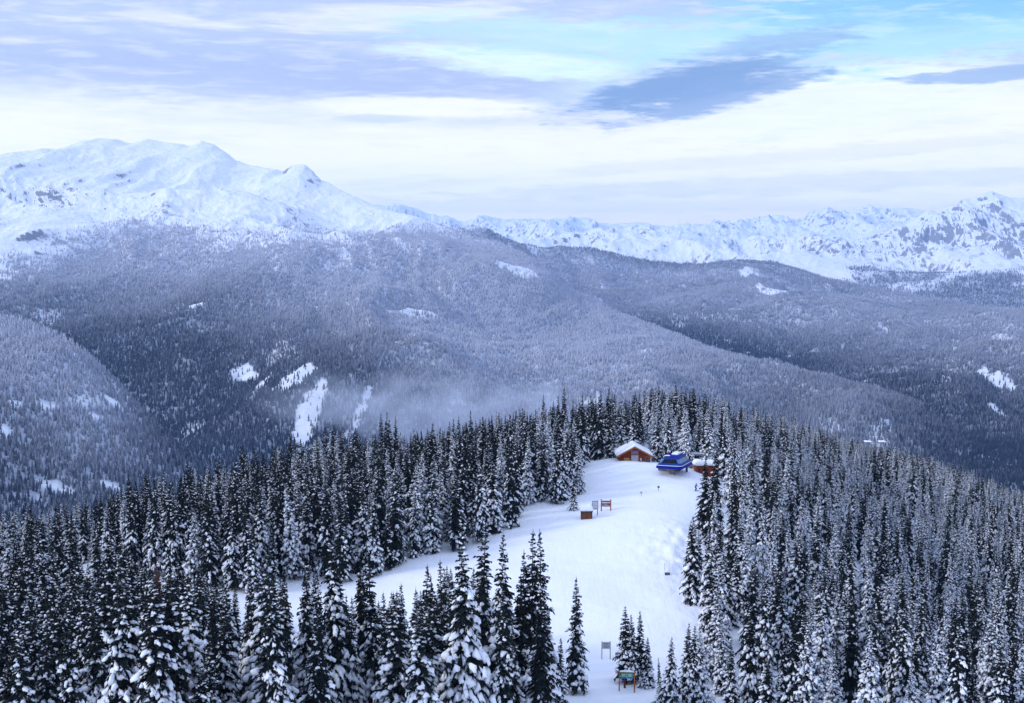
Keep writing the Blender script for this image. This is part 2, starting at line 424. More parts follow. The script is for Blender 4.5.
def fir(seed, Ht=15., Rm=1.9, snow=.6, topdark=.35, frost=.0, clump=1., dens=1., bare=.05, dead=False, detail=1.):
    """a narrow snow-laden subalpine fir: drooping boughs of needle sprays, lumps of snow lying on them"""
    g = np.random.default_rng(seed)
    Vs, Fs, Ms, Sm = [], [], [], []
    off = 0
    def add(v, f, m, sm):
        nonlocal off
        Vs.append(v); Fs.append(f + off); Ms.append(np.full(len(f), m)); Sm.append(np.full(len(f), sm)); off += len(v)
    z = bare * Ht + .3
    lean = g.normal(0, .012, 2)
    lop = g.uniform(0, 2 * math.pi)
    while z < Ht - .12:
        t = z / Ht
        prof = (1 - t) ** .9 * (1 + .10 * math.sin(z * 2.1 + seed)) * 1.06 + .03
        if t < .12: prof *= .75 + t * 2
        nb = int(round((3.2 + 3.2 * (1 - t)) * dens + g.uniform(-.5, .5)))
        a0 = g.uniform(0, 6.28)
        for i in range(max(nb, 2)):
            if dead and g.random() < .25: continue
            a = a0 + i * 6.283 / nb + g.normal(0, .3)
            L = Rm * prof * g.uniform(.55, 1.25) * (1 + .12 * math.cos(a - lop))
            if g.random() < .04: L *= 1.25
            L = max(L, .13)
            up = np.interp(t, [0, .4, .75, 1], [-.5, -.32, .05, .55]) + g.normal(0, .1)
            droop = np.interp(t, [0, .6, 1], [.42, .3, .05])
            dirh = np.array([math.cos(a), math.sin(a)])
            sidev = np.array([-dirh[1], dirh[0], 0])
            zj = min(z + g.normal(0, .17), Ht - .15)
            def sp(s):
                return np.array([dirh[0] * L * s + lean[0] * z, dirh[1] * L * s + lean[1] * z, zj + L * (up * s - droop * s * s)])
            # needle sprays either side of the bough
            nsp = int(3 + L * 4.2 * detail)
            ss_ = (np.arange(nsp) + g.uniform(.2, .8, nsp)) / nsp
            sl = (.22 + .34 * L * (1 - ss_ * .55)) * g.uniform(.7, 1.3, nsp) * min(1., .40 + (1 - t) * 3.2)
            sg = np.where(np.arange(nsp) % 2, 1., -1.) * g.uniform(.5, 1.1, nsp)
            for s, l, q in zip(ss_, sl, sg):
                p0 = sp(max(s - .08, 0)); fw = np.array([dirh[0], dirh[1], up - 2 * droop * s])
                d = fw * .75 + sidev * q; d = d / np.linalg.norm(d)
                w = np.cross(d, [0, 0, 1]); w = w / (np.linalg.norm(w) + 1e-6) * (.07 + .10 * l)
                w[2] += g.normal(0, .04)
                tip = p0 + d * l + np.array([0, 0, -.34 * l])
                mid = p0 + d * l * .55 + np.array([0, 0, -.04 * l])
                v = np.array([p0, mid + w, tip, mid - w, mid + np.array([0, 0, -.22 * l - .04])])
                f = np.array([[0, 1, 2], [0, 2, 3], [0, 4, 2]])
                mi = 2 if g.random() < frost else 0
                add(v, f, mi, False)
            # the bough's own mat of twigs
            p0, p1, p2 = sp(.0), sp(.55), sp(1.0)
            w = sidev * L * .22
            add(np.array([p0, p1 + w, p2, p1 - w]), np.array([[0, 1, 2], [0, 2, 3]]), 0, False)
            # snow lying on the bough
            ps = snow * np.interp(t, [0, 1 - topdark - .12, 1 - topdark + .12, 1], [1, 1, .5, .28])
            if dead: ps *= .3
            if g.random() < ps and L > .2:
                k = 1 if L < .6 else (2 if L < 1.1 else (3 if g.random() < .6 else 4))
                for j in range(k):
                    s = g.uniform(.38, .95) if k == 1 else (.35 + .6 * (j + .5) / k + g.normal(0, .07))
                    c = sp(s) + sidev * g.normal(0, .15 * L)
                    if k > 1 and g.random() < .18: continue
                    a_ = (.12 + .15 * L / (1 + .22 * L)) * g.uniform(.65, 1.35) * clump
                    b_ = (.08 + .10 * L / (1 + .15 * L)) * g.uniform(.6, 1.4) * clump
                    h_ = min(.07 + .075 * L, .24) * g.uniform(.8, 1.35) * (.6 + .4 * clump)
                    fw = np.array([dirh[0], dirh[1], up - 2 * droop * s]); fw /= np.linalg.norm(fw)
                    upv = np.cross(fw, sidev); upv = upv if upv[2] > 0 else -upv
                    B, Fb = (ICO2_V, ICO2_F) if (L > .75) else (ICO_V, ICO_F)
                    ph = g.uniform(0, 6.28, 3)
                    nz = 1 + .26 * np.sin(B @ np.array([2.3, 1.1, .7]) * 1.8 + ph[0]) + .22 * np.sin(B @ np.array([-1.2, 3.1, 1.9]) * 1.5 + ph[1]) + g.normal(0, .10, len(B))
                    bb = B * nz[:, None]
                    # lumps sag over the bough's sides
                    sag = -.45 * h_ * (bb[:, 1] ** 2) - .25 * h_ * np.maximum(bb[:, 0], 0) ** 2
                    zz = np.where(bb[:, 2] < 0, bb[:, 2] * .45, bb[:, 2]) * h_ + sag
                    v = c + np.outer(bb[:, 0] * a_, fw) + np.outer(bb[:, 1] * b_, sidev) + np.outer(zz + h_ * .45, upv)
                    add(v, Fb, 1, True)
        z += np.interp(t, [0, 1], [.36, .2]) * g.uniform(.8, 1.2) / dens ** .5
    # leader
    top = np.array([lean[0] * Ht, lean[1] * Ht, Ht])
    for q in range(5):
        a = q * 1.256
        b0 = top - np.array([0, 0, .55]) ; o_ = np.array([math.cos(a), math.sin(a), 0]) * .07
        add(np.array([b0 + o_, top + np.array([0, 0, .35]), b0 - o_ * .5]), np.array([[0, 1, 2]]), 0, False)
    Vc = np.concatenate(Vs); Fc = np.concatenate(Fs); Mc = np.concatenate(Ms); Sc = np.concatenate(Sm)
    crown = mesh_from('crown', Vc, Fc, [M_DEAD if dead else M_DARK, M_SNOW, M_FROST], Mc, Sc)
    # trunk
    ns, nl = 7, 8
    tv = []
    for i in range(nl + 1):
        t = i / nl; r = .17 * (1 - t) ** .9 * (Ht / 15) + .012
        if i == 0: r *= 1.25
        for k in range(ns):
            a = k * 2 * math.pi / ns
            tv.append([lean[0] * Ht * t + math.cos(a) * r, lean[1] * Ht * t + math.sin(a) * r, -1.2 + (Ht + 1.1) * t])
    tf = [[i * ns + k, i * ns + (k + 1) % ns, (i + 1) * ns + (k + 1) % ns, (i + 1) * ns + k] for i in range(nl) for k in range(ns)]
    trunk = mesh_from('trunk', tv, np.array(tf), [M_BARK], smooth_=True)
    return trunk, crown

VAR = {}
def variants(kind, n, s0, **kw):
    VAR[kind] = [fir(s0 + i, Rm=kw['Rm'] * random.uniform(.88, 1.12), **{k: v for k, v in kw.items() if k != 'Rm'}) for i in range(n)]
variants('laden', 6, 100, Rm=2.0, snow=.74, topdark=.5, clump=1.12, frost=.06, dens=1.0)
variants('broad', 2, 150, Rm=2.8, snow=.84, topdark=.4, clump=1.2, frost=.04, dens=1.05)
variants('spire', 5, 200, Rm=1.7, snow=.64, topdark=.46, clump=1.0, frost=.08, bare=.09)
variants('dark', 4, 300, Rm=1.9, snow=.38, topdark=.5, clump=.95, frost=.03, bare=.1)
variants('frosty', 6, 400, Rm=1.75, snow=.86, topdark=.08, clump=1.0, frost=.5, dens=.9, bare=.1)
variants('dead', 1, 500, Rm=1.0, snow=.4, topdark=.5, clump=.7, frost=.0, dead=True, dens=.7)
log('fir variants', {k: len(v[0][1].polygons) for k, v in VAR.items()})

# ------------------------------------------------------------------ where the near trees stand
PISTE = np.array([(583,455),(600,461),(655,463),(700,470),(703,480),(697,503),(686,530),(682,560),(683,592),(700,612),(710,640),(716,703),(740,900),
                  (530,900),(548,720),(548,640),(500,615),(400,632),(300,640),(235,636),(150,625),(86,602),(40,590),(40,566),(86,566),(142,577),(187,583),(239,596),(284,584),
                  (347,584),(385,574),(415,558),(463,549),(508,531),(522,506),(560,505),(583,500)], float)
def inside(px, py, poly=PISTE):
    c = np.zeros(np.shape(px), bool)
    j = len(poly) - 1
    for i in range(len(poly)):
        xi, yi = poly[i]; xj, yj = poly[j]
        cond = ((yi > py) != (yj > py)) & (px < (xj - xi) * (py - yi) / (yj - yi + 1e-9) + xi)
        c ^= cond; j = i
    return c
CLEAR = np.array([(585,464),(612,462),(655,462),(690,472),(699,476),(694,503),(684,530),(680,560),(681,592),(690,612),(690,625),(650,640),(645,600),(615,600),(612,703),(592,703),(588,580),(552,560),(548,535),(500,545),(440,556),(510,535),(524,508),(583,512)], float)

BAND = np.array([(226,590),(239,599),(284,587),(347,587),(400,575),(440,560),(440,572),(400,592),(347,602),(296,600),(262,614),(232,618)], float)

# buildings' ground clearance (world)
KEEP = [(at(633,463,333), 9), (at(675,470,326), 8.5), (at(712,470,322), 4.0)]

trees = []   # x, y, z, height, kind, radius scale, label, group
def solve(px, py, Ht, lo, hi):
    """stand a tree of height Ht so that its top is seen at (px, py)"""
    d = np.arange(lo, hi, .5)
    pts = np.array([at(px, py, q) for q in d])
    g = near_h(pts[:, 0], pts[:, 1])
    err = np.abs(pts[:, 2] - g - Ht)
    i = int(np.argmin(err))
    return pts[i, 0], pts[i, 1], g[i], float(np.clip(pts[i, 2] - g[i], Ht * .8, Ht * 1.25))

LM = [ # px, top row, height, near, far, kind, width, label
 (576,577,15.5,178,188,'spire',1.15,'lone slender fir standing by itself on the open snow, left of the small grey sign'),
 (559,638,8.5,172,182,'spire',.95,'small snowy fir tucked against the lower left of the lone slender fir'),
 (462,534,17.5,112,135,'broad',.95,'broadest fir of the bottom row, dark tip over huge white snow clumps'),
 (478,521,18.5,130,160,'spire',1.2,'tall dark-tipped fir right behind the broadest snow-clumped fir'),
 (502,533,17,125,150,'laden',.95,'snow-laden fir third from the right end of the bottom row cluster'),
 (521,551,15,135,155,'spire',1.1,'shorter fir squeezed between two taller pointed firs near the piste edge'),
 (530,532,17,135,155,'spire',1.15,'pointed fir second from the right end of the bottom row cluster'),
 (543,532,17.5,138,160,'spire',1.05,'slim pointed fir at the right end of the bottom row cluster beside the piste'),
 (444,557,14,140,165,'spire',1.0,'dark slim fir just left of the broadest snow-clumped fir'),
 (424,565,14,135,165,'spire',1.0,'slim dark fir two trees left of the broadest snow-clumped fir'),
 (431,574,13.5,135,160,'dark',.8,'short dark fir close behind the slim dark firs at bottom centre'),
 (411,588,13,130,155,'laden',.8,'low snow-laden fir left of the slim dark firs at bottom centre'),
 (400,582,14,128,150,'laden',.9,'symmetrical snow-laden fir with a thin dark tip at bottom centre left'),
 (385,592,12.5,135,160,'spire',.9,'small narrow fir left of the symmetrical snow-laden fir'),
 (374,547,16,140,165,'spire',1.1,'taller right one of a dark-topped pair of firs at bottom centre left'),
 (362,552,15.5,140,165,'dark',.85,'left one of a dark-topped pair of firs at bottom centre left'),
 (349,597,12,125,150,'laden',.85,'short snowy fir in front of the dark-topped pair of firs'),
 (337,536,17.5,125,160,'laden',.95,'tall dark-tipped fir left of the dark-topped pair, over a lower row'),
 (303,560,16,125,155,'laden',.9,'thin-tipped fir right of the small snow gap in the lower left trees'),
 (279,577,13,140,165,'spire',.9,'little fir standing in the small snow gap in the lower left trees'),
 (264,546,17.5,120,150,'laden',1.05,'big cone-shaped fir left of the small snow gap in the lower left trees'),
 (227,573,15,130,160,'laden',.85,'dark-topped fir left of the white snow opening in the lower left trees'),
 (195,563,15,145,175,'spire',1.05,'narrow dark fir between the reddish dead top and the white snow opening'),
 (179,556,16,140,170,'dark',.95,'dark fir just right of the tree with the reddish dead top'),
 (159,556,16,150,175,'dead',1.3,'half-dead fir with a rusty red top among the lower left trees'),
 (131,550,16,140,170,'dark',1.05,'dense dark fir left of the tree with the reddish dead top'),
 (123,533,17,150,185,'spire',1.15,'taller pointed fir behind the dense dark fir at lower left'),
 (98,520,18,165,200,'spire',1.1,'tall fir with whitened boughs near the lower left, tip above its neighbours'),
 (73,513,18.5,160,200,'dark',1.05,'very dark tall pointed fir near the left edge of the photo'),
 (47,545,17,140,180,'laden',.9,'snow-laden fir just right of the darkest trees at the left edge'),
 (17,556,17.5,120,160,'laden',1.0,'large dark-topped snow-laden fir in the bottom left corner'),
 (628,606,10.5,186,192,'spire',1.15,'tallest fir of the small island clump behind the green sign'),
 (634,614,9.6,188,193,'spire',.95,'middle fir of the small island clump behind the green sign'),
 (641,610,10,189,194,'dark',.85,'dark fir at the right of the island clump behind the green sign'),
 (648,636,7.4,188,193,'laden',.8,'shorter snowy fir at the right edge of the island clump behind the green sign'),
 (645,657,4.6,189,193,'broad',.9,'low snow-buried fir right beside the green sign'),
 (671,636,9.6,176,184,'laden',.85,'separate snowy fir between the island clump and the right forest'),
 (660,657,5.2,180,186,'spire',.5,'very thin sapling between the island clump and the separate snowy fir'),
 (662,682,3.0,177,182,'broad',.9,'low snow-covered young fir at the foot of the separate snowy fir'),
 (686,622,10.8,178,186,'spire',.95,'first slim fir of the lower piste-side row, nearest the open snow'),
 (693,625,10.6,179,187,'spire',.95,'second slim fir of the lower piste-side row'),
 (702,625,10.8,180,188,'frosty',.9,'frosted slim fir third in the lower piste-side row'),
 (706,458,16.5,268,290,'dark',1.25,'dark fir in front of the red hut at the right edge of the piste'),
 (715,449,18,266,300,'dark',1.3,'tall dark fir right of the red hut above the piste edge'),
 (714,470,15,258,280,'dark',1.3,'dark bushy fir below the red hut at the piste edge'),
 (734,468,15,270,300,'dark',.9,'dark fir beside the yellow rail right of the red hut'),
 (691,520,13,235,250,'dark',.95,'dark fir bulging into the right edge of the piste at mid height'),
 (699,530,13,230,248,'dark',1.0,'second dark fir at the right edge of the piste at mid height'),
 (756,420,17,430,520,'dark',1.1,'dark fir rising above the frosted skyline right of the cabin'),
 (829,457,17,330,420,'dark',1.1,'isolated black-looking fir in the frosted forest below the right skyline'),
 (884,455,17,400,520,'dark',1.1,'left one of two dark firs just below the lift tower'),
 (898,450,17,420,560,'dark',1.1,'right one of two dark firs just below the lift tower'),
 (930,467,17,400,560,'dark',1.05,'dark fir near the skyline right of the lift tower'),
 (770,490,17,300,360,'dark',1.05,'dark fir in the frosted forest down-slope of the red hut'),
 (882,536,17,270,340,'dark',1.0,'dark fir in the middle of the frosted forest'),
 (900,577,18,200,260,'dark',1.2,'large blackish fir low in the frosted forest'),
 (985,573,18,205,260,'dark',1.1,'blackish fir in the lower right corner, left of its darker twin'),
 (1010,562,19,205,270,'dark',1.2,'darkest tall fir in the lower right corner of the photo'),
 (579,458,15,300,318,'frosty',1.0,'snowy fir at the left edge of the upper piste, above the brown box'),
 (570,452,16,298,318,'laden',.8,'tall snowy fir behind the edge tree above the brown box'),
 (574,476,9,284,300,'laden',.7,'low snowy fir by the brown box at the left edge of the upper piste'),
 (556,440,18,290,310,'spire',1.1,'tall bare-trunked fir left of the brown box'),
 (415,462,17,250,275,'frosty',1.1,'whitened fir standing at the upper edge of the left snow track'),
]
taken = []
for px, py, Ht, lo, hi, kind, w, lab in LM:
    x, y, z, h = solve(px, py, Ht, lo, hi)
    trees.append([x, y, z, h, kind, w, lab, None])

def scatter(n, spacing, xr, yr, ok):
    """dart throwing on a hash grid"""
    cell = {}
    def key(a, b): return (int(a // spacing), int(b // spacing))
    for t in trees: cell.setdefault(key(t[0], t[1]), []).append((t[0], t[1]))
    xs = rng.uniform(xr[0], xr[1], n); ys = rng.uniform(yr[0], yr[1], n)
    zs = near_h(xs, ys)
    keep = ok(xs, ys, zs)
    out = []
    for x, y, z in zip(xs[keep], ys[keep], zs[keep]):
        k = key(x, y); bad = False
        for a in (-1, 0, 1):
            for b in (-1, 0, 1):
                for (u, v) in cell.get((k[0] + a, k[1] + b), ()):
                    if (u - x) ** 2 + (v - y) ** 2 < spacing ** 2: bad = True; break
                if bad: break
            if bad: break
        if bad: continue
        cell.setdefault(k, []).append((x, y)); out.append((x, y, z))
    return out

# rows above which no tree top may reach, for the rows in front of the open snow
FG_TOP = [(-200,545),(0,548),(60,520),(110,530),(150,560),(190,566),(240,585),(270,560),(300,572),(345,560),(370,570),(400,592),(430,588),(450,560),(480,552),(520,560),(545,590),(560,640),(575,690),(600,760),(1300,760)]
SKY_TOP = [(-200,520),(0,508),(60,502),(110,490),(150,470),(200,462),(240,450),(300,432),(330,424),(355,426),(400,430),(440,425),(500,412),(560,402),(600,395),(650,385),(690,383),(720,392),(760,404),(800,418),(850,436),(900,445),(950,455),(1000,480),(1024,488),(1300,520)]

def place(pts, region):
    for x, y, z in pts:
        px, py = project(x, y, z)
        if px < -200 or px > 1260: continue
        dens = fbm(np.array([x / 38.]), np.array([y / 38.]), 77, 2)[0]
        if region == 'front':
            Ht = random.triangular(7, 19.5, 15.5) * (.8 + .3 * dens)
            kind = random.choices(['laden', 'broad', 'spire', 'dark'], [.5, .03, .27, .2])[0]
        elif region == 'mid':
            Ht = random.triangular(8, 20, 15)
            kind = random.choices(['spire', 'dark', 'frosty', 'laden'], [.28, .36, .24, .12])[0]
        else:
            Ht = random.uniform(8.5, 16.5) if dens < .5 else random.uniform(11, 18.5)
            pd = (.2 if y > 260 else .38) + .25 * max(0, dens - .45) * 2
            if px < 740 and y > 330: pd = .4
            kind = random.choices(['frosty', 'dark', 'spire', 'laden'], [.80, pd, .16, .25 if y > 240 else .5])[0]
        # keep below the photo's tree-top outline
        top = np.array([x, y, z + Ht]); tx, ty = project(*top)
        lim = np.interp(tx, *zip(*(FG_TOP if region == 'front' else SKY_TOP)))
        lim += random.triangular(-3, 24 if region != 'right' else 14, 3) if region != 'front' else random.uniform(0, 14)
        if region == 'mid' and random.random() < .09: lim -= 9; kind = 'dark'; Ht = max(Ht, 17)
        if ty < lim:
            k = y; need = at(tx, lim, y)[2] - z
            if need < (7.5 if region == 'front' else 6.5): continue
            Ht = need
        # do not hide the open run
        w = 1.4 * Ht / 15
        bad = False
        for s in (.25, .5, .75, .95):
            for q in (-1, 1):
                a, b = project(x + q * w * (1 - s), y, z + Ht * s)
                if inside(np.array([a]), np.array([b]), CLEAR)[0]: bad = True
        if region == 'front' and not bad and random.random() < .88:
            for s in (.55, .75, .93):
                for q in (-1, 1):
                    a, b = project(x + q * w * (1 - s), y, z + Ht * s)
                    if inside(np.array([a]), np.array([b]), BAND)[0]: bad = True
        if bad: continue
        trees.append([x, y, z, Ht, kind, random.uniform(.85, 1.15), None, region])

def ok_common(x, y, z):
    px, py = project(x, y, z)
    k = ~inside(px, py)
    for c, r in KEEP:
        k &= np.hypot(x - c[0], y - c[1]) > r
        # nothing tall straight in front of the buildings
        u = np.abs(x / y - c[0] / c[1]) * y
        k &= ~((u < r * .95) & (y < c[1]) & (y > c[1] - 60))
    return k
def ok_front(x, y, z):
    px, py = project(x, y, z)
    lo = np.interp(px, [-200, 300, 540, 560, 690, 700, 1100], [104, 108, 118, 172, 176, 178, 172])
    hi = np.interp(px, [-100, 40, 86, 300, 540, 560], [215, 213, 216, 210, 196, 150])
    return ok_common(x, y, z) & (px < 556) & (y > lo) & (y < hi)
def ok_mid(x, y, z):
    px, py = project(x, y, z)
    lo = np.interp(px, [-100, 40, 86, 187, 300, 450, 520], [215, 214, 230, 226, 228, 240, 262])
    hi = np.interp(px, KP, KR) + 25
    return ok_common(x, y, z) & (px < 640) & (y > lo) & (y < hi) & ((py < 640) | (px < 40))
def ok_right(x, y, z):
    px, py = project(x, y, z)
    lo = np.interp(px, [640, 690, 720, 900, 1100], [330, 176, 172, 166, 158])
    hi = np.interp(px, KP, KR) + 30
    return ok_common(x, y, z) & (px >= 640) & (y > lo) & (y < hi)
place(scatter(38000, 3.15, (-130, 12), (100, 225), ok_front), 'front')
place(scatter(74000, 3.3, (-195, 42), (212, 400), ok_mid), 'mid')
place(scatter(215000, 4.4, (15, 400), (160, 760), ok_right), 'right')
log('near trees', len(trees))

# ------------------------------------------------------------------ the 300 largest become things of their own; the rest is one forest
def shown(t):
    x, y, z, h = t[:4]
    px, ty = project(x, y, z + h); _, by = project(x, y, z)
    if px < -8 or px > 1032 or ty > 700: return 0
    s = min(by, 703) - ty
    return s * (1 if t[6] else .8)
order = sorted(range(len(trees)), key=lambda i: -(shown(trees[i]) + (1e4 if trees[i][6] else 0)))
N_IND = 296
ind = order[:N_IND]; rest = order[N_IND:]

LOOK = {'laden': 'snow-laden fir', 'broad': 'broad snow-buried fir', 'spire': 'slim fir with patchy snow', 'dark': 'dark fir with little snow', 'frosty': 'frosted pale grey fir', 'dead': 'half-dead reddish fir'}
def where(px, ty, y, region):
    if region == 'front':
        spots = [(40, 'bottom left corner'), (90, 'below the darkest left-edge fir'), (150, 'left of the reddish dead top'),
                 (215, 'right of the reddish dead top'), (262, 'under the lower left snow opening'),
                 (325, 'below the small snow gap'), (385, 'by the dark-topped pair'), (440, 'left of the broadest fir'),
                 (500, 'right of the broadest fir'), (999, 'near the lone slender fir')]
        row = 'front row' if y < 128 else ('middle rows' if y < 160 else 'back row')
    elif region == 'mid':
        spots = [(60, 'left photo edge'), (140, 'valley view side'), (220, 'above the reddish dead top'),
                 (300, 'above the lower left snow opening'), (380, 'under the mist'), (460, 'photo centre left'),
                 (530, 'where track meets piste'), (999, 'left of the brown box')]
        row = 'lining the left track' if y < 250 else 'behind the left track'
    else:
        spots = [(725, 'beside the lower piste'), (770, 'right of the piste-side row'), (830, 'a third across from piste'),
                 (900, 'left of the large blackish fir'), (960, 'right of the large blackish fir'), (999, 'below the blackish twins'), (9999, 'bottom right corner')]
        row = 'right forest lowest rows' if y < 205 else ('right forest next rows' if y < 235 else 'right forest higher up')
    for lim, s in spots:
        if px < lim: break
    return s, row

def size_word(h): return 'short ' if h < 12 else ('tall ' if h > 15.5 else '')
protos = {}
def new_tree(kind, vi):
    tr, cr = VAR[kind][vi]
    root = bpy.data.objects.new('fir_tree', None); root.empty_display_size = .5
    COL.objects.link(root)
    a = bpy.data.objects.new('trunk', tr); b = bpy.data.objects.new('crown', cr)
    for o in (a, b): COL.objects.link(o); o.parent = root
    return root, (a, b)
def copy_tree(src):
    root, kids = src
    r = root.copy(); COL.objects.link(r); ks = []
    for k in kids:
        c = k.copy(); COL.objects.link(c); c.parent = r; ks.append(c)
    return r, ks
for i in ind:
    x, y, z, h, kind, w, lab, region = trees[i]
    vi = random.randrange(len(VAR[kind]))
    if (kind, vi) not in protos:
        protos[(kind, vi)] = new_tree(kind, vi); root = protos[(kind, vi)][0]
    else:
        root = copy_tree(protos[(kind, vi)])[0]
    root.location = (x, y, z - .1)
    s = h / 15
    root.scale = (s ** .5 * w, s ** .5 * w, s)
    root.rotation_euler = (random.gauss(0, .018), random.gauss(0, .018), random.uniform(0, 6.28))
    px, ty = project(x, y, z + h)
    if lab is None:
        s_, row = where(px, ty, y, region)
        lab = f"{size_word(h)}{LOOK[kind]}, {row}, {s_}"
        root['group'] = {'front': 'front firs', 'mid': 'firs behind the left track', 'right': 'firs of the right forest'}[region] + ': ' + lab
    else:
        root['group'] = 'firs standing out by themselves'
    root['label'] = lab; root['category'] = 'fir tree'

def gn_instances(name, P, RZ, SC_, IDX, protos_, label, cat='forest', fr=None):
    """one object of stuff: tree shapes set on the points of a mesh"""
    me = bpy.data.meshes.new(name)
    me.vertices.add(len(P)); me.vertices.foreach_set('co', np.asarray(P, np.float32).ravel())
    for nm, ty, arr in (('rz', 'FLOAT', RZ), ('idx', 'INT', IDX)):
        at_ = me.attributes.new(nm, ty, 'POINT'); at_.data.foreach_set('value', np.asarray(arr, np.float32 if ty == 'FLOAT' else np.int32))
    if fr is not None:
        at_ = me.attributes.new('hoar', 'FLOAT', 'POINT'); at_.data.foreach_set('value', np.asarray(fr, np.float32))
    at_ = me.attributes.new('sc', 'FLOAT_VECTOR', 'POINT'); at_.data.foreach_set('vector', np.asarray(SC_, np.float32).ravel())
    o = bpy.data.objects.new(name, me); COL.objects.link(o)
    o['kind'] = 'stuff'; o['label'] = label; o['category'] = cat
    col = bpy.data.collections.new(name + '_shapes')
    for i, pm in enumerate(protos_):
        q = bpy.data.objects.new('%s_shape_%02d' % (name, i), pm); col.objects.link(q)
    ng = bpy.data.node_groups.new(name, 'GeometryNodeTree')
    ng.interface.new_socket('Geometry', in_out='INPUT', socket_type='NodeSocketGeometry')
    ng.interface.new_socket('Geometry', in_out='OUTPUT', socket_type='NodeSocketGeometry')
    N = ng.nodes; Lk = ng.links
    gi = N.new('NodeGroupInput'); go = N.new('NodeGroupOutput')
    ci = N.new('GeometryNodeCollectionInfo'); ci.inputs['Collection'].default_value = col
    ci.inputs['Separate Children'].default_value = True; ci.inputs['Reset Children'].default_value = True
    ip = N.new('GeometryNodeInstanceOnPoints'); ip.inputs['Pick Instance'].default_value = True
    def attr(nm, ty):
        a = N.new('GeometryNodeInputNamedAttribute'); a.data_type = ty; a.inputs['Name'].default_value = nm
        return [s for s in a.outputs if s.enabled and s.name == 'Attribute'][0]
    cx = N.new('ShaderNodeCombineXYZ'); Lk.new(attr('rz', 'FLOAT'), cx.inputs[2])
    Lk.new(gi.outputs[0], ip.inputs['Points']); Lk.new(ci.outputs[0], ip.inputs['Instance'])
    Lk.new(attr('idx', 'INT'), ip.inputs['Instance Index'])
    Lk.new(cx.outputs[0], ip.inputs['Rotation']); Lk.new(attr('sc', 'FLOAT_VECTOR'), ip.inputs['Scale'])
    Lk.new(ip.outputs[0], go.inputs[0])
    md = o.modifiers.new('trees', 'NODES'); md.node_group = ng
    return o

# whole-tree meshes for the forest (trunk and crown in one)
def joined(tr, cr, nm):
    bm = bmesh.new(); bm.from_mesh(cr); nf = len(bm.faces)
    bm.from_mesh(tr); bm.faces.ensure_lookup_table()
    for f in bm.faces[nf:]: f.material_index = 3
    me = bpy.data.meshes.new(nm); bm.to_mesh(me); bm.free()
    for m in list(cr.materials) + [M_BARK]: me.materials.append(m)
    return me
kinds = ['laden', 'spire', 'dark', 'frosty', 'broad']
base = {}; shapes = []
for k in kinds:
    base[k] = len(shapes)
    for tr, cr in VAR[k]: shapes.append(joined(tr, cr, 'whole_fir'))
P, RZ, SS, ID = [], [], [], []
for i in rest:
    x, y, z, h, kind, w, _, _ = trees[i]
    if kind == 'dead': kind = 'dark'
    P.append((x, y, z - .1)); RZ.append(random.uniform(0, 6.28)); s = h / 15
    SS.append((s ** .5 * w, s ** .5 * w, s)); ID.append(base[kind] + random.randrange(len(VAR[kind])))
gn_instances('forest', P, RZ, SS, ID, shapes, 'dense snowy fir forest filling the hill around the piste')
log('forest', len(P))

# ------------------------------------------------------------------ far forest
def far_shapes():
    m, nt, b = mat('far_firs'); g = NB(nt)
    geo = g.node('ShaderNodeNewGeometry'); oi = g.node('ShaderNodeObjectInfo').outputs['Random']
    x, y, z = g.sep(geo.outputs['Position'])
    patch = g.noise(g.vmul(geo.outputs['Position'], (1, 1, 1)), .0025, 4)
    # hoar frost grows thicker with height on the mountain
    ha = g.node('ShaderNodeAttribute', attribute_type='INSTANCER', attribute_name='hoar'); up = ha.outputs['Fac']
    fr = g.math('ADD', g.math('ADD', up, g.math('MULTIPLY', g.math('SUBTRACT', patch, .5), .55)), g.math('MULTIPLY', g.math('SUBTRACT', oi, .5), .38), clamp=True)
    nt.links.new(g.mix(fr, (.012, .018, .032), (.50, .52, .61)), b.inputs['Base Color'])
    b.inputs['Roughness'].default_value = .9; b.inputs['Specular IOR Level'].default_value = .1
    out = []
    for sd in range(6):
        gg = np.random.default_rng(900 + sd)
        V, Fc, Mi = [], [], []
        Ht = 20.; lv = 5
        for k in range(lv):
            z0 = 1.5 + Ht * k / lv * .97; z1 = min(z0 + Ht / lv * 1.75, Ht)
            R0 = 3.0 * (1 - k / lv) ** .8 + .35
            nn = 6; ph = gg.uniform(0, 6.28); b0 = len(V)
            for q in range(nn):
                a = ph + q * 6.283 / nn; rr = R0 * gg.uniform(.6, 1.2)
                V.append((math.cos(a) * rr, math.sin(a) * rr, z0 + gg.uniform(-.7, .7)))
            V.append((gg.normal(0, .15), gg.normal(0, .15), z1))
            for q in range(nn):
                Fc.append((b0 + q, b0 + (q + 1) % nn, b0 + nn)); Mi.append(0)
        out.append(mesh_from('far_fir', V, np.array(Fc), [m, M_SNOW], Mi))
    return out

def clear_spots():
    """snow openings: (x, y, rx, ry, angle) in the world, with ragged edges"""
    return [(244,379,3900,60,110),(290,381,3850,82,220),(262,384,3880,30,90),(308,416,3450,52,300),(366,402,3600,16,170),(358,420,3450,22,160),
            (12,405,2500,50,80),(48,410,2500,36,60),(70,352,2750,60,50),(110,400,2480,60,60),(5,432,2350,60,60),(98,418,2450,40,50),
            (995,377,5200,120,330),(955,381,5100,90,200),(998,412,4100,50,200),(955,350,5800,80,150),(775,292,7700,120,330),(745,272,8200,70,200),
            (410,318,4750,140,60),(430,314,4800,90,50),(195,308,4700,30,50),(712,380,3900,40,60),(470,340,4300,40,40),
            (60,492,2050,90,60),(110,488,2080,60,50),(30,498,2000,60,30),(500,265,5100,26,50),(600,300,4800,40,60),(520,268,7200,90,160)]

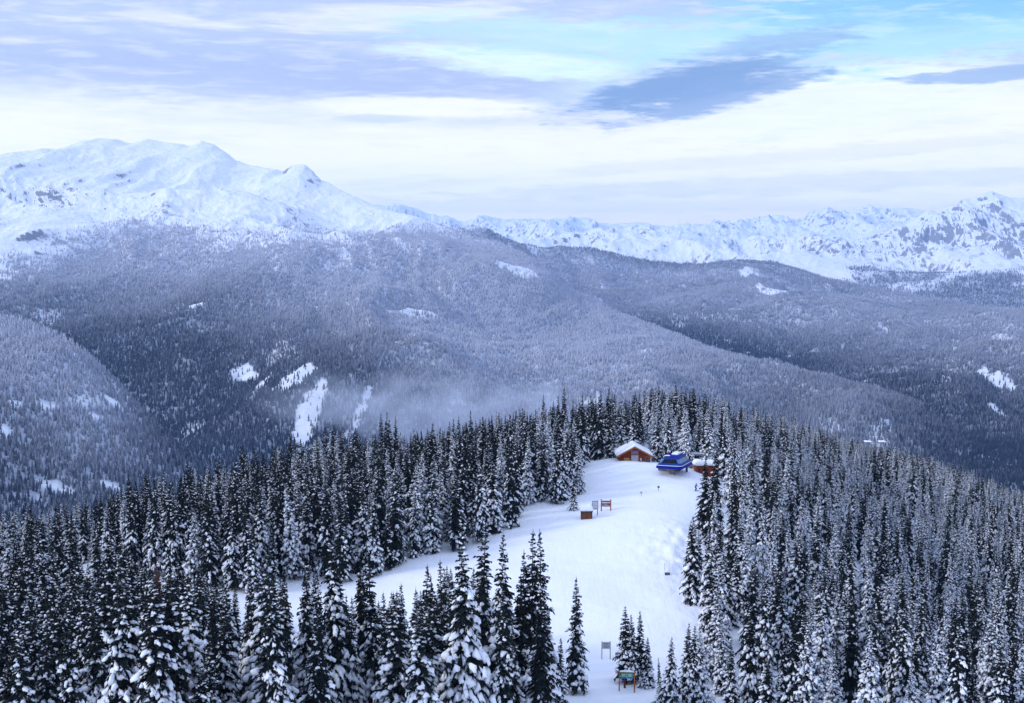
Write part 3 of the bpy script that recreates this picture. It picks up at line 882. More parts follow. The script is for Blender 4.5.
def forest_prob(x, y, z):
    r = np.hypot(x, y); px = np.where(y > 1, 512 + F * x / np.maximum(y, 1), np.where(x > 0, 1e4, -1e4)); pxr = px
    spots = clear_spots()
    # tree line
    tn = fbm(x / 260, y / 260, 91, 4); tf = fbm(x / 45, y / 45, 92, 3)
    line = 20 + (tn - .5) * 220 + (tf - .5) * 60
    tl = kslope(np.interp(px, [-20, 0, 40, 80, 140, 200, 260, 350, 420, 470, 520], [275, 268, 252, 240, 224, 232, 238, 238, 232, 226, 215])) * r * np.cos(np.arctan2(x, y))
    line = np.where((px < 520) & (r > 3400), tl + (tn - .5) * 130 + (tf - .5) * 60, 400.)
    line = np.where((r > 8700), -105 + (tn - .5) * 260 + (tf - .5) * 90, line)
    prob = 1 - smooth(line - 70, line + 55, z)
    prob *= np.where(fbm(x / 120, y / 300, 95, 4) > .72, .5, 1)
    for (sx, sy, sd, ax, ay) in spots:
        ax = ax * (.55 if sd > 2800 else .3); ay = ay * (.5 if sd > 2800 else .25)
        if sx > 900: ax *= .6; ay *= .6
        c = at(sx, sy, sd)
        # slide the opening along its sight line to the slope it lies on
        q = np.linspace(.55, 1.5, 240); g_ = H(c[0] * q, c[1] * q); kk = g_ / (c[1] * q); hit = np.argmax(kk > c[2] / c[1])
        if hit == 0: continue
        c = c * q[hit]
        ex = (x - c[0]) / ax; ey = (y - c[1]) / ay
        e = np.hypot(ex, ey) + (fbm(x / 35, y / 70, 97, 3) - .5) * 1.3
        prob = np.where(e < 1, prob * .07, prob)
    prob = np.where(r > 11000, 0, prob)
    return prob

def far_forest():
    az = az_far[:1250]; Aa, Rr = np.meshgrid(az, r_far)
    Z = ZF[:, :1250]
    # visible from the camera's neighbourhood: highest sight line so far
    k = Z / Rr
    hor = np.maximum.accumulate(k, axis=0)
    P = []
    def band(r0, r1, sp):
        area = .5 * (r1 ** 2 - r0 ** 2) * (2 * math.radians(21.2)); n_ = int(area / sp ** 2)
        r = np.sqrt(rng.uniform(r0 ** 2, r1 ** 2, n_)); a = rng.uniform(-math.radians(21.2), math.radians(21.2), n_)
        ia = np.clip(np.searchsorted(az, a), 0, len(az) - 1); ir = np.clip(np.searchsorted(r_far, r), 1, len(r_far) - 1)
        hh = hor[ir - 1, ia]; zz = Z[ir, ia]
        vis = (zz + 26) / r > hh
        # also hidden by the near hill's trees
        px = 512 + F * np.tan(a); rk = np.interp(px, *zip(*SKY_TOP)) + 45
        vis &= (zz + 26) / (r * np.cos(a)) > kslope(rk)
        r, a, px = r[vis], a[vis], px[vis]
        x = np.sin(a) * r; y = np.cos(a) * r
        z = H(x, y)
        prob = forest_prob(x, y, z)
        kp = rng.uniform(0, 1, len(x)) < prob
        return np.c_[x, y, z][kp]
    out = [band(1500, 3300, 5.6), band(3300, 5200, 5.6), band(5200, 7600, 7.0), band(7600, 10800, 9.6)]
    log('far trees by band', [len(o) for o in out])
    return np.concatenate(out)
FP = far_forest()
_, FFR = far_h(FP[:, 0], FP[:, 1], True)
FFR = FFR * np.interp(FP[:, 2], [-480, -400, -270, 50], [.0, .35, .88, 1.15])
nf = len(FP)
hs = .76 * rng.uniform(.55, 1.2, nf) * np.interp(np.hypot(FP[:, 0], FP[:, 1]), [2000, 9000], [.85, 1.1]) * np.interp(FP[:, 2], [-100, 120], [1, .6])
wd = hs ** .6 * rng.uniform(.8, 1.15, nf)
gn_instances('mountain_forest', FP - [0, 0, 1.], rng.uniform(0, 6.28, nf), np.c_[wd, wd, hs], rng.integers(0, 6, nf), far_shapes(), 'frosted conifer forest covering the mountain slopes across the valley', fr=FFR)
def crag(P_):
    out = np.zeros(len(P_)); rr_ = np.hypot(P_[:, 0], P_[:, 1]); fy = np.maximum(P_[:, 1], 1)
    for sx, sy, r0, r1, sr, amt in [(303,176,5600,7200,110,.17),(322,186,5600,6800,80,.12),(308,217,4800,6400,80,.13),(347,225,4700,6200,70,.12),(53,201,5600,7600,130,.13),(40,212,5000,7600,110,.14),(30,232,4600,7000,120,.13),(14,222,4600,7000,110,.12),
                                    (372,226,4600,6000,60,.10),(985,222,9000,12600,330,.13),(960,214,9000,12600,260,.12),(1012,236,9000,12600,300,.12),(880,248,9000,12600,420,.13),(850,254,9000,12600,300,.12),(930,240,9000,12600,300,.10)]:
        kx = (sx - 512) / F; kz = float(kslope(sy))
        d = np.hypot(P_[:, 0] / fy - kx, (P_[:, 2] / fy - kz)) * rr_ / sr
        out = np.maximum(out, np.where((rr_ > r0) & (rr_ < r1) & (P_[:, 1] > 0), amt * np.exp(-d * d), 0))
    return out
fp = forest_prob(MV[:, 0], MV[:, 1], MV[:, 2]); _, fr_ = far_h(MV[:, 0], MV[:, 1], True)
for nm, arr in (('brush', fp), ('hoar', fr_ * np.interp(MV[:, 2], [-480, -400, -270, 50], [.0, .35, .88, 1.15])), ('crag', crag(MV))):
    t_ = MO.data.attributes.new(nm, 'FLOAT', 'POINT'); t_.data.foreach_set('value', arr.astype(np.float32))
log('far forest', nf)

# ------------------------------------------------------------------ buildings and small things
def ground(x, y): return float(near_h(np.array([float(x)]), np.array([float(y)]))[0])

def hit(px, py, lo, hi):
    d = np.arange(lo, hi, .25); q = np.array([at(px, py, k) for k in d]); e = q[:, 2] - near_h(q[:, 0], q[:, 1])
    below = np.where(e <= 0)[0]
    i = below[0] if len(below) else int(np.argmin(e))
    return q[i]

class MB:
    """collects boxes, prisms and tubes into one bmesh"""
    def __init__(s): s.bm = bmesh.new(); s.mi = 0
    def _tag(s, n0):
        s.bm.faces.ensure_lookup_table()
        for f in s.bm.faces[n0:]: f.material_index = s.mi
    def box(s, c, d, rz=0, ry=0, rx=0, bev=0.0):
        n0 = len(s.bm.faces)
        M = Matrix.Translation(c) @ Matrix.Rotation(rz, 4, 'Z') @ Matrix.Rotation(ry, 4, 'Y') @ Matrix.Rotation(rx, 4, 'X') @ Matrix.Diagonal((d[0], d[1], d[2], 1))
        r = bmesh.ops.create_cube(s.bm, size=1, matrix=M)
        if bev:
            es = list({e for v in r['verts'] for e in v.link_edges})
            bmesh.ops.bevel(s.bm, geom=es, offset=bev, segments=2, affect='EDGES')
        s._tag(n0); return s
    def tube(s, a, b, r0, r1=None, n=10):
        n0 = len(s.bm.faces); a = Vector(a); b = Vector(b); d = b - a
        M = Matrix.Translation((a + b) / 2) @ d.to_track_quat('Z', 'Y').to_matrix().to_4x4()
        bmesh.ops.create_cone(s.bm, cap_ends=True, segments=n, radius1=r0, radius2=r0 if r1 is None else r1, depth=d.length, matrix=M)
        s._tag(n0); return s
    def loft(s, rings, cap0=True, cap1=True):
        n0 = len(s.bm.faces); vs = [[s.bm.verts.new(p) for p in r] for r in rings]; k = len(rings[0])
        for a, b in zip(vs[:-1], vs[1:]):
            for i in range(k): s.bm.faces.new((a[i], a[(i + 1) % k], b[(i + 1) % k], b[i]))
        if cap0: s.bm.faces.new(vs[0][::-1])
        if cap1: s.bm.faces.new(vs[-1])
        s._tag(n0); return s
    def build(s, name, mats, parent=None, smooth_=False, **props):
        me = bpy.data.meshes.new(name); bmesh.ops.recalc_face_normals(s.bm, faces=s.bm.faces[:]); s.bm.to_mesh(me); s.bm.free()
        for m in (mats if isinstance(mats, (list, tuple)) else [mats]): me.materials.append(m)
        if smooth_: me.polygons.foreach_set('use_smooth', np.ones(len(me.polygons), bool))
        return link(name, me, parent, **props)

def snow_slab(cx, cy, z, lx, ly, th, name, parent, seed=0, over=.12, n=14, rot=None):
    """a soft pillow of snow lying on something flat"""
    g_ = np.random.default_rng(seed); bm = bmesh.new(); top = {}; bot = {}
    for i in range(n + 1):
        for j in range(n + 1):
            u = i / n * 2 - 1; v = j / n * 2 - 1
            e = max(abs(u), abs(v))
            h = th * (1 - max(0, e - .55) ** 2 * 3.2) * (1 + .10 * math.sin(u * 3 + seed) + .08 * math.sin(v * 4 + seed * 2)) + g_.normal(0, th * .015)
            k = 1 if e < .9 else 1.0
            x = cx + u * (lx / 2 + over * (1 if e < 1 else .6)); y = cy + v * (ly / 2 + over * (1 if e < 1 else .6))
            top[i, j] = bm.verts.new((x, y, z + max(h, th * .25))); bot[i, j] = bm.verts.new((cx + u * (lx / 2 + over * .4), cy + v * (ly / 2 + over * .4), z + .01)) if i in (0, n) or j in (0, n) else None
    for i in range(n):
        for j in range(n): bm.faces.new((top[i, j], top[i + 1, j], top[i + 1, j + 1], top[i, j + 1]))
    per = [(i, 0) for i in range(n)] + [(n, j) for j in range(n)] + [(i, n) for i in range(n, 0, -1)] + [(0, j) for j in range(n, 0, -1)]
    for a, b in zip(per, per[1:] + per[:1]): bm.faces.new((bot[a], bot[b], top[b], top[a]))
    bm.faces.new([bot[a] for a in per])
    bmesh.ops.recalc_face_normals(bm, faces=bm.faces[:])
    me = bpy.data.meshes.new(name); bm.to_mesh(me); bm.free(); me.materials.append(M_SNOW)
    me.polygons.foreach_set('use_smooth', np.ones(len(me.polygons), bool))
    return link(name, me, parent)

def wood(name, c1, c2, horiz=True):
    m, nt, b = mat(name); g = NB(nt)
    tc = g.node('ShaderNodeTexCoord').outputs['Object']
    x, y, z = g.sep(tc)
    fr = g.math('FRACT', g.math('MULTIPLY', z if horiz else x, 4.5))
    gap = g.ss(g.math('ABSOLUTE', g.math('SUBTRACT', fr, .5)), .40, .49)
    nz = g.noise(g.vmul(tc, (1.5, 1.5, 9) if horiz else (9, 9, 1.5)), 2.2, 5)
    nt.links.new(g.mix(gap, g.mix(nz, c1, c2), tuple(q * .35 for q in c1)), b.inputs['Base Color'])
    nt.links.new(g.bump(g.math('SUBTRACT', 1., gap), .6, .03), b.inputs['Normal'])
    b.inputs['Roughness'].default_value = .85; b.inputs['Specular IOR Level'].default_value = .1
    return m
W_RED = wood('red_brown_timber', (.14, .030, .012), (.27, .07, .03))
W_BROWN = wood('brown_timber', (.13, .05, .028), (.24, .095, .05))
W_ORANGE = plain('orange_stained_post', (.42, .13, .055), .7, .25, 7)
W_HUT = wood('orange_timber', (.24, .045, .015), (.40, .09, .03), False)
W_TAN = plain('tan_board', (.50, .25, .11), .7, .2, 3)
M_TRIM = plain('dark_trim', (.10, .035, .02), .7)
M_DOORG = plain('pale_grey_door_paint', (.42, .44, .52), .6, .1, 3)
M_GLASSD = plain('dark_window_glass', (.03, .035, .06), .15, .1, 2)
M_GLASSB = plain('grey_blue_window_glass', (.18, .19, .32), .2, .1, 2)
M_CONC = plain('weathered_concrete', (.30, .30, .31), .85, .15, 3)
M_STEEL = plain('dark_galvanised_steel', (.11, .12, .15), .5, .15, 5, .4)
M_STEELL = plain('pale_galvanised_steel', (.42, .45, .50), .5, .12, 5, .3)
M_BLUE = plain('royal_blue_shell', (.002, .006, .26), .6, .08, 1.5)
M_BLUEM = plain('mid_blue_shell', (.008, .045, .22), .55, .08, 1.5)
M_BLUES = plain('frosted_blue_panel', (.09, .22, .52), .4, .15, 2)
M_STRIPE = plain('white_stripe_paint', (.62, .70, .86), .4)
M_BAND = plain('black_window_band', (.008, .009, .02), .6)
M_BANDG = plain('snow_dusted_grey_glass', (.24, .29, .38), .35, .25, 4)
M_SIGNG = plain('pale_grey_board', (.45, .47, .53), .7, .1, 4)
M_SIGNW = plain('white_board', (.78, .79, .82), .6, .06, 4)
M_SIGND = plain('slate_board', (.05, .09, .13), .6)
M_GREEN = plain('green_sign_panel', (.01, .30, .13), .5, .08, 2)
M_SBLUE = plain('blue_sign_strip', (.02, .14, .50), .5, .08, 2)
M_TEAL = plain('dark_teal_trim', (.012, .05, .055), .6)
M_REDS = plain('red_sign_strip', (.55, .05, .05), .6)
M_YEL = plain('yellow_rail_paint', (.60, .36, .04), .6)
M_SKIN = plain('skin', (.50, .30, .22), .6)

# --- the cabin
c = at(634.5, 463.2, 331); cz = ground(c[0], c[1]) - .25
cab = thing('timber_cabin', 'red-brown timber cabin with thick snow on its gabled roof beside the blue lift station', 'cabin', (c[0], c[1], cz), math.radians(0))
W, Ln, E0, AP = 7.3, 7.2, 1.8, 3.75
b = MB()
ring = lambda y: [(-W/2, y, -2), (W/2, y, -2), (W/2, y, E0 - .2), (0, y, AP - .25), (-W/2, y, E0 - .2)]
b.loft([ring(0), ring(Ln)]); wall = b.build('wall', W_RED, cab)
b = MB()
for sx in (-1, 1):
    ang = math.atan2(AP - E0, W / 2); Ls = math.hypot(W / 2, AP - E0) + .75
    b.box((sx * (Ls / 2 * math.cos(ang)), Ln / 2 - .25, AP - Ls / 2 * math.sin(ang)), (Ls, Ln + 1.5, .14), 0, sx * ang)
roof = b.build('roof', M_TRIM, cab)
bm = bmesh.new(); nx_, ny_ = 24, 14; gr = np.random.default_rng(3); tp = {}; bt = {}
hw = (W / 2 + .72)
for i in range(nx_ + 1):
    for j in range(ny_ + 1):
        u = i / nx_ * 2 - 1; v = j / ny_
        zr = AP + .09 - abs(u) * hw * (AP - E0) / (W / 2)
        e = min(1, (1 - abs(u)) * 9 + .25) * min(1, v * 7 + .45) * min(1, (1 - v) * 7 + .45)
        th = (.52 + .08 * math.sin(v * 5 + u * 2) + gr.normal(0, .015)) * e + (.06 if abs(u) < .1 else 0)
        tp[i, j] = bm.verts.new((u * hw * 1.01, -1.06 + v * (Ln + 1.6), zr + th - (.06 if abs(u) < .05 else 0))); bt[i, j] = bm.verts.new((u * hw, -1.02 + v * (Ln + 1.55), zr))
for i in range(nx_):
    for j in range(ny_):
        bm.faces.new((tp[i, j], tp[i+1, j], tp[i+1, j+1], tp[i, j+1])); bm.faces.new((bt[i, j], bt[i, j+1], bt[i+1, j+1], bt[i+1, j]))
per = [(i, 0) for i in range(nx_)] + [(nx_, j) for j in range(ny_)] + [(i, ny_) for i in range(nx_, 0, -1)] + [(0, j) for j in range(ny_, 0, -1)]
for a_, b_ in zip(per, per[1:] + per[:1]): bm.faces.new((bt[a_], bt[b_], tp[b_], tp[a_]))
bmesh.ops.recalc_face_normals(bm, faces=bm.faces[:])
me = bpy.data.meshes.new('snow_cover'); bm.to_mesh(me); bm.free(); me.materials.append(M_SNOW); me.polygons.foreach_set('use_smooth', np.ones(len(me.polygons), bool))
link('snow_cover', me, roof)
dr = MB().box((.05, -.04, .75), (1.65, .08, 1.75), bev=.01).build('door', M_DOORG, cab, label='pale grey door')
MB().box((-.84, -.06, .8), (.1, .14, 2.0)).box((.94, -.06, .8), (.1, .14, 2.0)).box((.05, -.07, 1.69), (1.9, .15, .1)).build('frame', W_ORANGE, dr)
MB().tube((.62, -.12, .75), (.62, -.12, .95), .025).build('handle', M_STEEL, dr)
w1 = MB().box((.05, -.04, 2.3), (1.7, .07, .85)).build('window', M_GLASSB, cab, label='grey-blue window over the door')
MB().box((.05, -.06, 1.84), (1.9, .12, .08)).box((.05, -.06, 2.76), (1.9, .12, .08)).box((-.85, -.06, 2.3), (.08, .12, .84)).box((.95, -.06, 2.3), (.08, .12, .84)).box((.05, -.06, 2.3), (.05, .11, .84)).build('frame', W_ORANGE, w1)
w2 = MB().box((2.95, -.04, .75), (.62, .07, 1.15)).build('window', M_GLASSD, cab, label='narrow dark window')
MB().box((2.6, -.06, .75), (.08, .12, 1.3)).box((3.3, -.06, .75), (.08, .12, 1.3)).box((2.95, -.06, 1.38), (.62, .12, .08)).build('frame', W_ORANGE, w2)
MB().box((1.5, -.05, .62), (.42, .07, .6)).build('notice_board', M_SIGNG, cab)
MB().box((-1.9, -.08, .55), (1.35, .12, .95), 0, 0, .06).build('shutter', W_TAN, cab, label='light tan board leaning on the wall')
b = MB()
for sx in (-1, 1):
    ang = math.atan2(AP - E0, W / 2); Ls = math.hypot(W / 2, AP - E0) + .75
    b.box((sx * (Ls / 2 * math.cos(ang)), -1.03, AP - .13 - Ls / 2 * math.sin(ang)), (Ls, .06, .26), 0, sx * ang)
b.box((0, -.55, AP - .32), (.2, 1.0, .2)); b.box((-W/2+.1, -.55, E0 - .3), (.18, 1.0, .18)); b.box((W/2-.1, -.55, E0 - .3), (.18, 1.0, .18))
b.build('fascia', W_ORANGE, cab)
b = MB(); b.tube((-1.2, 5.2, 2.6), (-1.2, 5.2, 4.6), .13).build('chimney', M_STEEL, roof)

# --- the lift station
c = hit(674.3, 472.3, 285, 326); cz = ground(c[0], c[1])
st = thing('lift_station', 'blue shell chairlift station with dark window band, right of the timber cabin', 'lift station', (c[0], c[1], cz), math.radians(-21))
def rr(w, l, z, yo=0, ch=.5, xo=0):
    a, q = w / 2, l / 2
    return [(-a + ch + xo, -q + yo, z), (a - ch + xo, -q + yo, z), (a + xo, -q + ch + yo, z), (a + xo, q - ch + yo, z), (a - ch + xo, q + yo, z), (-a + ch + xo, q + yo, z), (-a + xo, q - ch + yo, z), (-a + xo, -q + ch + yo, z)]
WB, LB = 6.2, 10.2; Z0 = 1.45
lv = [(0, 0), (.14, .6), (.2, .72), (.6, 1.15), (1.15, 1.95), (1.4, 2.3), (2.0, 2.6)]
def R_(i, eps=0.): ins, zz = lv[i]; return rr(WB - 2 * ins + eps, LB - 2 * ins * 1.15 + eps, Z0 + zz, 0, .55)
MB().loft([R_(0), R_(1)]).build('rim', M_BLUE, st)
MB().loft([R_(1), R_(2)], False, False).build('stripe', M_STRIPE, st)
sh = MB(); sh.loft([R_(2), R_(3)], False, False); sh.loft([R_(4), R_(5)], False, False); shell = sh.build('shell', M_BLUEM, st)
# the window band, each wall its own pane
names = {0: ('window', M_BAND, 'black front window band'), 1: ('shell_corner', M_BLUES, None), 2: ('window', M_BANDG, 'snow-dusted grey side window band'), 3: ('shell_corner', M_BLUES, None),
         4: ('window', M_BAND, 'dark rear window band'), 5: ('shell_corner', M_BLUES, None), 6: ('window', M_BANDG, 'grey side window band away from the camera'), 7: ('shell_corner', M_BLUES, None)}
r3, r4 = R_(3), R_(4)
for i, (nm, mt_, lb) in names.items():
    q = [r3[i], r3[(i + 1) % 8], r4[(i + 1) % 8], r4[i]]
    bm = bmesh.new(); cc = Vector((0, 0, Z0 + 1.6))
    vo = [bm.verts.new(p) for p in q]; vi = [bm.verts.new(Vector(p) + (cc - Vector(p)) * .03) for p in q]
    bm.faces.new(vo); bm.faces.new(vi[::-1])
    for a_ in range(4): bm.faces.new((vo[a_], vi[a_], vi[(a_ + 1) % 4], vo[(a_ + 1) % 4]))
    bmesh.ops.recalc_face_normals(bm, faces=bm.faces[:])
    me = bpy.data.meshes.new(nm); bm.to_mesh(me); bm.free(); me.materials.append(mt_)
    o = link(nm, me, st)
    if lb: o['label'] = lb
    if i in (0, 2):
        p0, p1, p2, p3 = [Vector(p) for p in q]; b = MB(); nn = 2 if i == 0 else 5
        for k in range(1, nn): b.tube(p0.lerp(p1, k / nn), p3.lerp(p2, k / nn), .035, n=6)
        b.build('mullion', M_BLUEM, o)
MB().loft([R_(5), R_(6)]).build('roof', M_BLUE, st)
snow_slab(.2, 1.4, Z0 + 2.58, 1.5, 4.0, .42, 'snow_patch', st, 4, .05)
MB().box((-.9, -1.6, Z0 + 2.72), (1.0, 1.2, .35), bev=.05).build('roof_hatch', M_BLUE, st)
snow_slab(-1.0, -2.5, Z0 + 2.57, 1.3, .9, .16, 'snow_patch', st, 7, .02, 8)
for yy in (-2.0, 2.4): MB().box((0, yy, .4), (1.15, 1.15, 3.0), bev=.08).build('column', M_CONC, st)
MB().box((1.9, 3.9, .4), (.45, .45, 3.0), bev=.04).build('column', M_STEEL, st)
MB().tube((0, -4.2, 1.45), (0, 4.2, 1.45), .16).box((0, 0, 1.66), (.6, 8.2, .2)).build('beam', M_STEEL, st)
MB().tube((0, -3.4, 1.25), (0, -3.4, 1.4), 1.9, n=28).build('bullwheel', M_STEEL, st)

def chair(loc, rz, lab, grp='parked chairlift chairs'):
    t = thing('lift_chair', lab, 'lift chair', loc, rz, grp)
    MB().box((0, 0, .5), (2.1, .5, .08), bev=.02).build('seat', M_STEEL, t)
    MB().box((0, .27, .82), (2.1, .07, .5), 0, 0, -.12, .02).build('backrest', M_STEEL, t)
    b = MB(); b.tube((-1.0, .2, .5), (-1.0, .25, 1.25), .03).tube((1.0, .2, .5), (1.0, .25, 1.25), .03).tube((-1.0, .25, 1.25), (1.0, .25, 1.25), .03).tube((0, .25, 1.25), (0, .05, 1.75), .035)
    b.build('frame', M_STEEL, t)
    MB().tube((-1.0, -.25, .62), (1.0, -.25, .62), .025).tube((-1., -.25, .62), (-1., .22, .95), .025).tube((1., -.25, .62), (1., .22, .95), .025).build('safety_bar', M_STEELL, t)
    return t
for (px, py, d, lab) in [(662.5, 471.2, 322, 'dark empty lift chair at the open front of the blue station'),
                         (677, 471.0, 321, 'dark empty lift chair between the concrete columns of the blue station'),
                         (687, 468.2, 326, 'dark empty lift chair between the blue station and the red hut')]:
    p = hit(px, py, d - 25, d + 10); zz = ground(p[0], p[1]); chair((p[0], p[1], zz - .25), math.radians(-15), lab)

# --- snow-topped crossarm frame behind the station
p = at(698, 470, 337); zz = ground(p[0], p[1])
t = thing('service_gantry', 'grey steel gantry with a snow-topped beam, behind the gap between station and red hut', 'gantry', (p[0], p[1], zz), math.radians(-6))
for xx in (-1.4, 1.4): MB().tube((xx, 0, -.5), (xx, 0, 3.9), .1).build('post', M_STEELL, t)
MB().box((0, 0, 4.0), (3.9, .4, .3)).box((0, .5, 4.6), (3.6, .12, .12)).tube((-1.4, 0, 4.1), (-1.4, .5, 4.6), .05).tube((1.4, 0, 4.1), (1.4, .5, 4.6), .05).build('beam', M_STEELL, t)
snow_slab(0, 0, 4.16, 3.9, .5, .3, 'snow_cover', t, 9, .04, 10)

# --- the red hut
p = hit(706, 470.2, 290, 323); zz = ground(p[0], p[1]) - .2
t = thing('red_hut', 'small orange-red operator hut under rounded snow, half hidden by dark firs', 'hut', (p[0], p[1], zz), math.radians(8))
b = MB(); b.box((-.2, 1.4, .9), (3.9, 2.6, 3.0)); b.build('wall', W_HUT, t)
MB().box((-1.6, .06, .85), (.55, .06, 1.9)).build('door', M_GLASSD, t)
w = MB().box((-.35, .06, 1.3), (.75, .06, .8)).build('window', M_GLASSD, t)
MB().box((-.35, .04, .86), (.95, .1, .08)).box((-.35, .04, 1.74), (.95, .1, .08)).box((-.78, .04, 1.3), (.08, .1, .8)).box((.08, .04, 1.3), (.08, .1, .8)).build('frame', W_ORANGE, w)
rf = MB().box((-.2, 1.2, 2.48), (4.6, 3.7, .16)).build('roof', M_TRIM, t)
snow_slab(-1.35, 1.2, 2.56, 2.2, 3.6, 1.15, 'snow_cover', rf, 2, .12); snow_slab(1.0, 1.2, 2.56, 2.4, 3.6, 1.0, 'snow_cover', rf, 5, .12)
# --- yellow rail
p = hit(731, 470, 285, 320); zz = ground(p[0], p[1])
t = thing('barrier_rail', 'yellow-topped barrier rail in snow between dark firs, right of the red hut', 'barrier', (p[0], p[1], zz), math.radians(5))
for xx in (-.7, .7): MB().box((xx, 0, .3), (.12, .12, 2.4)).build('post', M_STEEL, t)
MB().box((0, -.04, 1.2), (1.9, .1, .4)).build('rail', M_YEL, t)
snow_slab(0, -.04, 1.4, 1.9, .35, .25, 'snow_cover', t, 3, .04, 8)

# --- brown box by the left edge of the run
p = hit(586.8, 519.3, 250, 300); zz = ground(p[0], p[1]) - .2
t = thing('storage_box', 'brown timber equipment box with a thick square snow cap beside the piste signs', 'storage box', (p[0], p[1], zz), math.radians(3))
MB().box((0, .75, .75), (2.15, 1.5, 1.7)).build('wall', W_BROWN, t)
MB().box((-1.05, -.02, .75), (.1, .08, 1.7)).box((1.05, -.02, .75), (.1, .08, 1.7)).box((0, -.02, .75), (.06, .06, 1.7)).build('trim', M_TRIM, t)
ld = MB().box((0, .7, 1.72), (2.4, 1.8, .22)).build('lid', M_TEAL, t)
snow_slab(0, .7, 1.83, 2.45, 1.85, 1.05, 'snow_cover', ld, 12, .1)

# --- grey board on a post
p = hit(595.5, 515.6, 250, 300); zz = ground(p[0], p[1])
t = thing('notice_sign', 'pale grey notice board on a single brown post behind the brown box', 'sign', (p[0], p[1], zz), math.radians(14))
MB().box((.42, .06, 1.2), (.14, .12, 3.0)).build('post', W_ORANGE, t)
bd = MB().box((-.1, -.03, 2.1), (1.35, .08, 1.8), bev=.02).build('board', M_SIGNG, t)
MB().box((-.1, -.09, 2.1), (.75, .02, 1.1)).build('poster', M_SIGNW, bd)
b = MB(); [b.box((-.1, -.105, 2.45 - .18 * k), (.55, .01, .05)) for k in range(5)]; b.build('lettering', M_SIGND, bd)
snow_slab(-.1, -.03, 3.0, 1.3, .16, .12, 'snow_cover', bd, 6, .02, 6)
# --- framed map sign
p = hit(606, 511.2, 250, 300); zz = ground(p[0], p[1])
t = thing('map_sign', 'orange-brown two-post sign frame with slate boards, snow lying along its rails', 'sign', (p[0], p[1], zz), math.radians(-8))
for xx in (-.95, .95): MB().box((xx, 0, 1.0), (.22, .2, 2.8), bev=.02).build('post', W_ORANGE, t)
b1_ = MB().box((0, -.02, 1.95), (1.66, .08, .32)).build('board', M_REDS, t, label='upper board with red band')
b2_ = MB().box((0, -.03, 1.38), (1.66, .08, .52)).build('board', M_SIGND, t, label='slate lower board')
MB().box((0, -.02, .98), (1.66, .12, .16)).build('rail', W_ORANGE, t)
MB().box((-.3, -.085, 1.45), (.9, .02, .1)).box((.1, -.085, 1.28), (.8, .02, .08)).build('lettering', M_SIGNG, b2_)
snow_slab(0, 0, 2.11, 1.7, .25, .28, 'snow_cover', b1_, 8, .03, 8); snow_slab(0, -.04, 1.64, 1.6, .2, .14, 'snow_cover', b2_, 9, .02, 8)
for xx in (-.95, .95): snow_slab(xx, 0, 2.4, .24, .22, .16, 'snow_cap', t, 2, .02, 6)

# --- small grey sign lower on the run
p = hit(606, 659.6, 180, 215); zz = ground(p[0], p[1])
t = thing('piste_sign', 'small pale grey board on two thin posts, alone on the lower piste', 'sign', (p[0], p[1], zz), math.radians(2))
for xx in (-.6, .6): MB().box((xx, 0, 1.05), (.1, .1, 3.1)).build('post', plain('weathered_post', (.20, .13, .12), .8), t)
bd = MB().box((0, -.03, 2.0), (1.08, .06, .98)).build('board', M_SIGNG, t)
b = MB()
for k, ww in enumerate((.8, .6, .84, .7)): b.box((0, -.068, 2.32 - .2 * k), (ww, .012, .07))
b.build('lettering', M_STEEL, bd)
snow_slab(0, -.03, 2.49, 1.1, .14, .08, 'snow_cover', bd, 4, .02, 6)

# --- green sign at the bottom
p = at(626.8, 696, 185.5); zz = ground(p[0], p[1])
t = thing('trail_sign', 'green and blue trail sign between two orange-brown posts at the bottom of the piste', 'sign', (p[0], p[1], zz), math.radians(-7))
for xx in (-1.02, 1.02): MB().box((xx, 0, 1.15), (.17, .15, 3.3), bev=.015).build('post', W_ORANGE, t)
for xx in (-.44, .44):
    bd = MB().box((xx, -.04, 2.3), (.84, .06, .62)).build('board', M_GREEN, t)
    MB().box((xx, -.04, 1.91), (.84, .06, .14)).build('strip', M_SBLUE, bd)
    b = MB(); b.box((xx, -.08, 2.42), (.56, .012, .06)); b.box((xx - .05, -.08, 2.28), (.42, .012, .05)); b.box((xx, -.08, 2.14), (.5, .012, .05)); b.build('lettering', M_SIGNW, bd)
MB().box((0, .03, 2.66), (1.9, .1, .1)).build('rail', W_ORANGE, t)
snow_slab(0, 0, 2.71, 1.95, .25, .22, 'snow_cover', t, 14, .03, 10)
p = at(624.7, 692, 187.5); zz = ground(p[0], p[1])
t = thing('padded_post', 'short red-brown post standing in snow just behind the green trail sign', 'post', (p[0], p[1], zz))
MB().tube((0, 0, -.3), (0, 0, 1.5), .16, .14, 12).build('pole', M_TRIM, t); snow_slab(0, 0, 1.5, .24, .24, .16, 'snow_cap', t, 2, .03, 6)

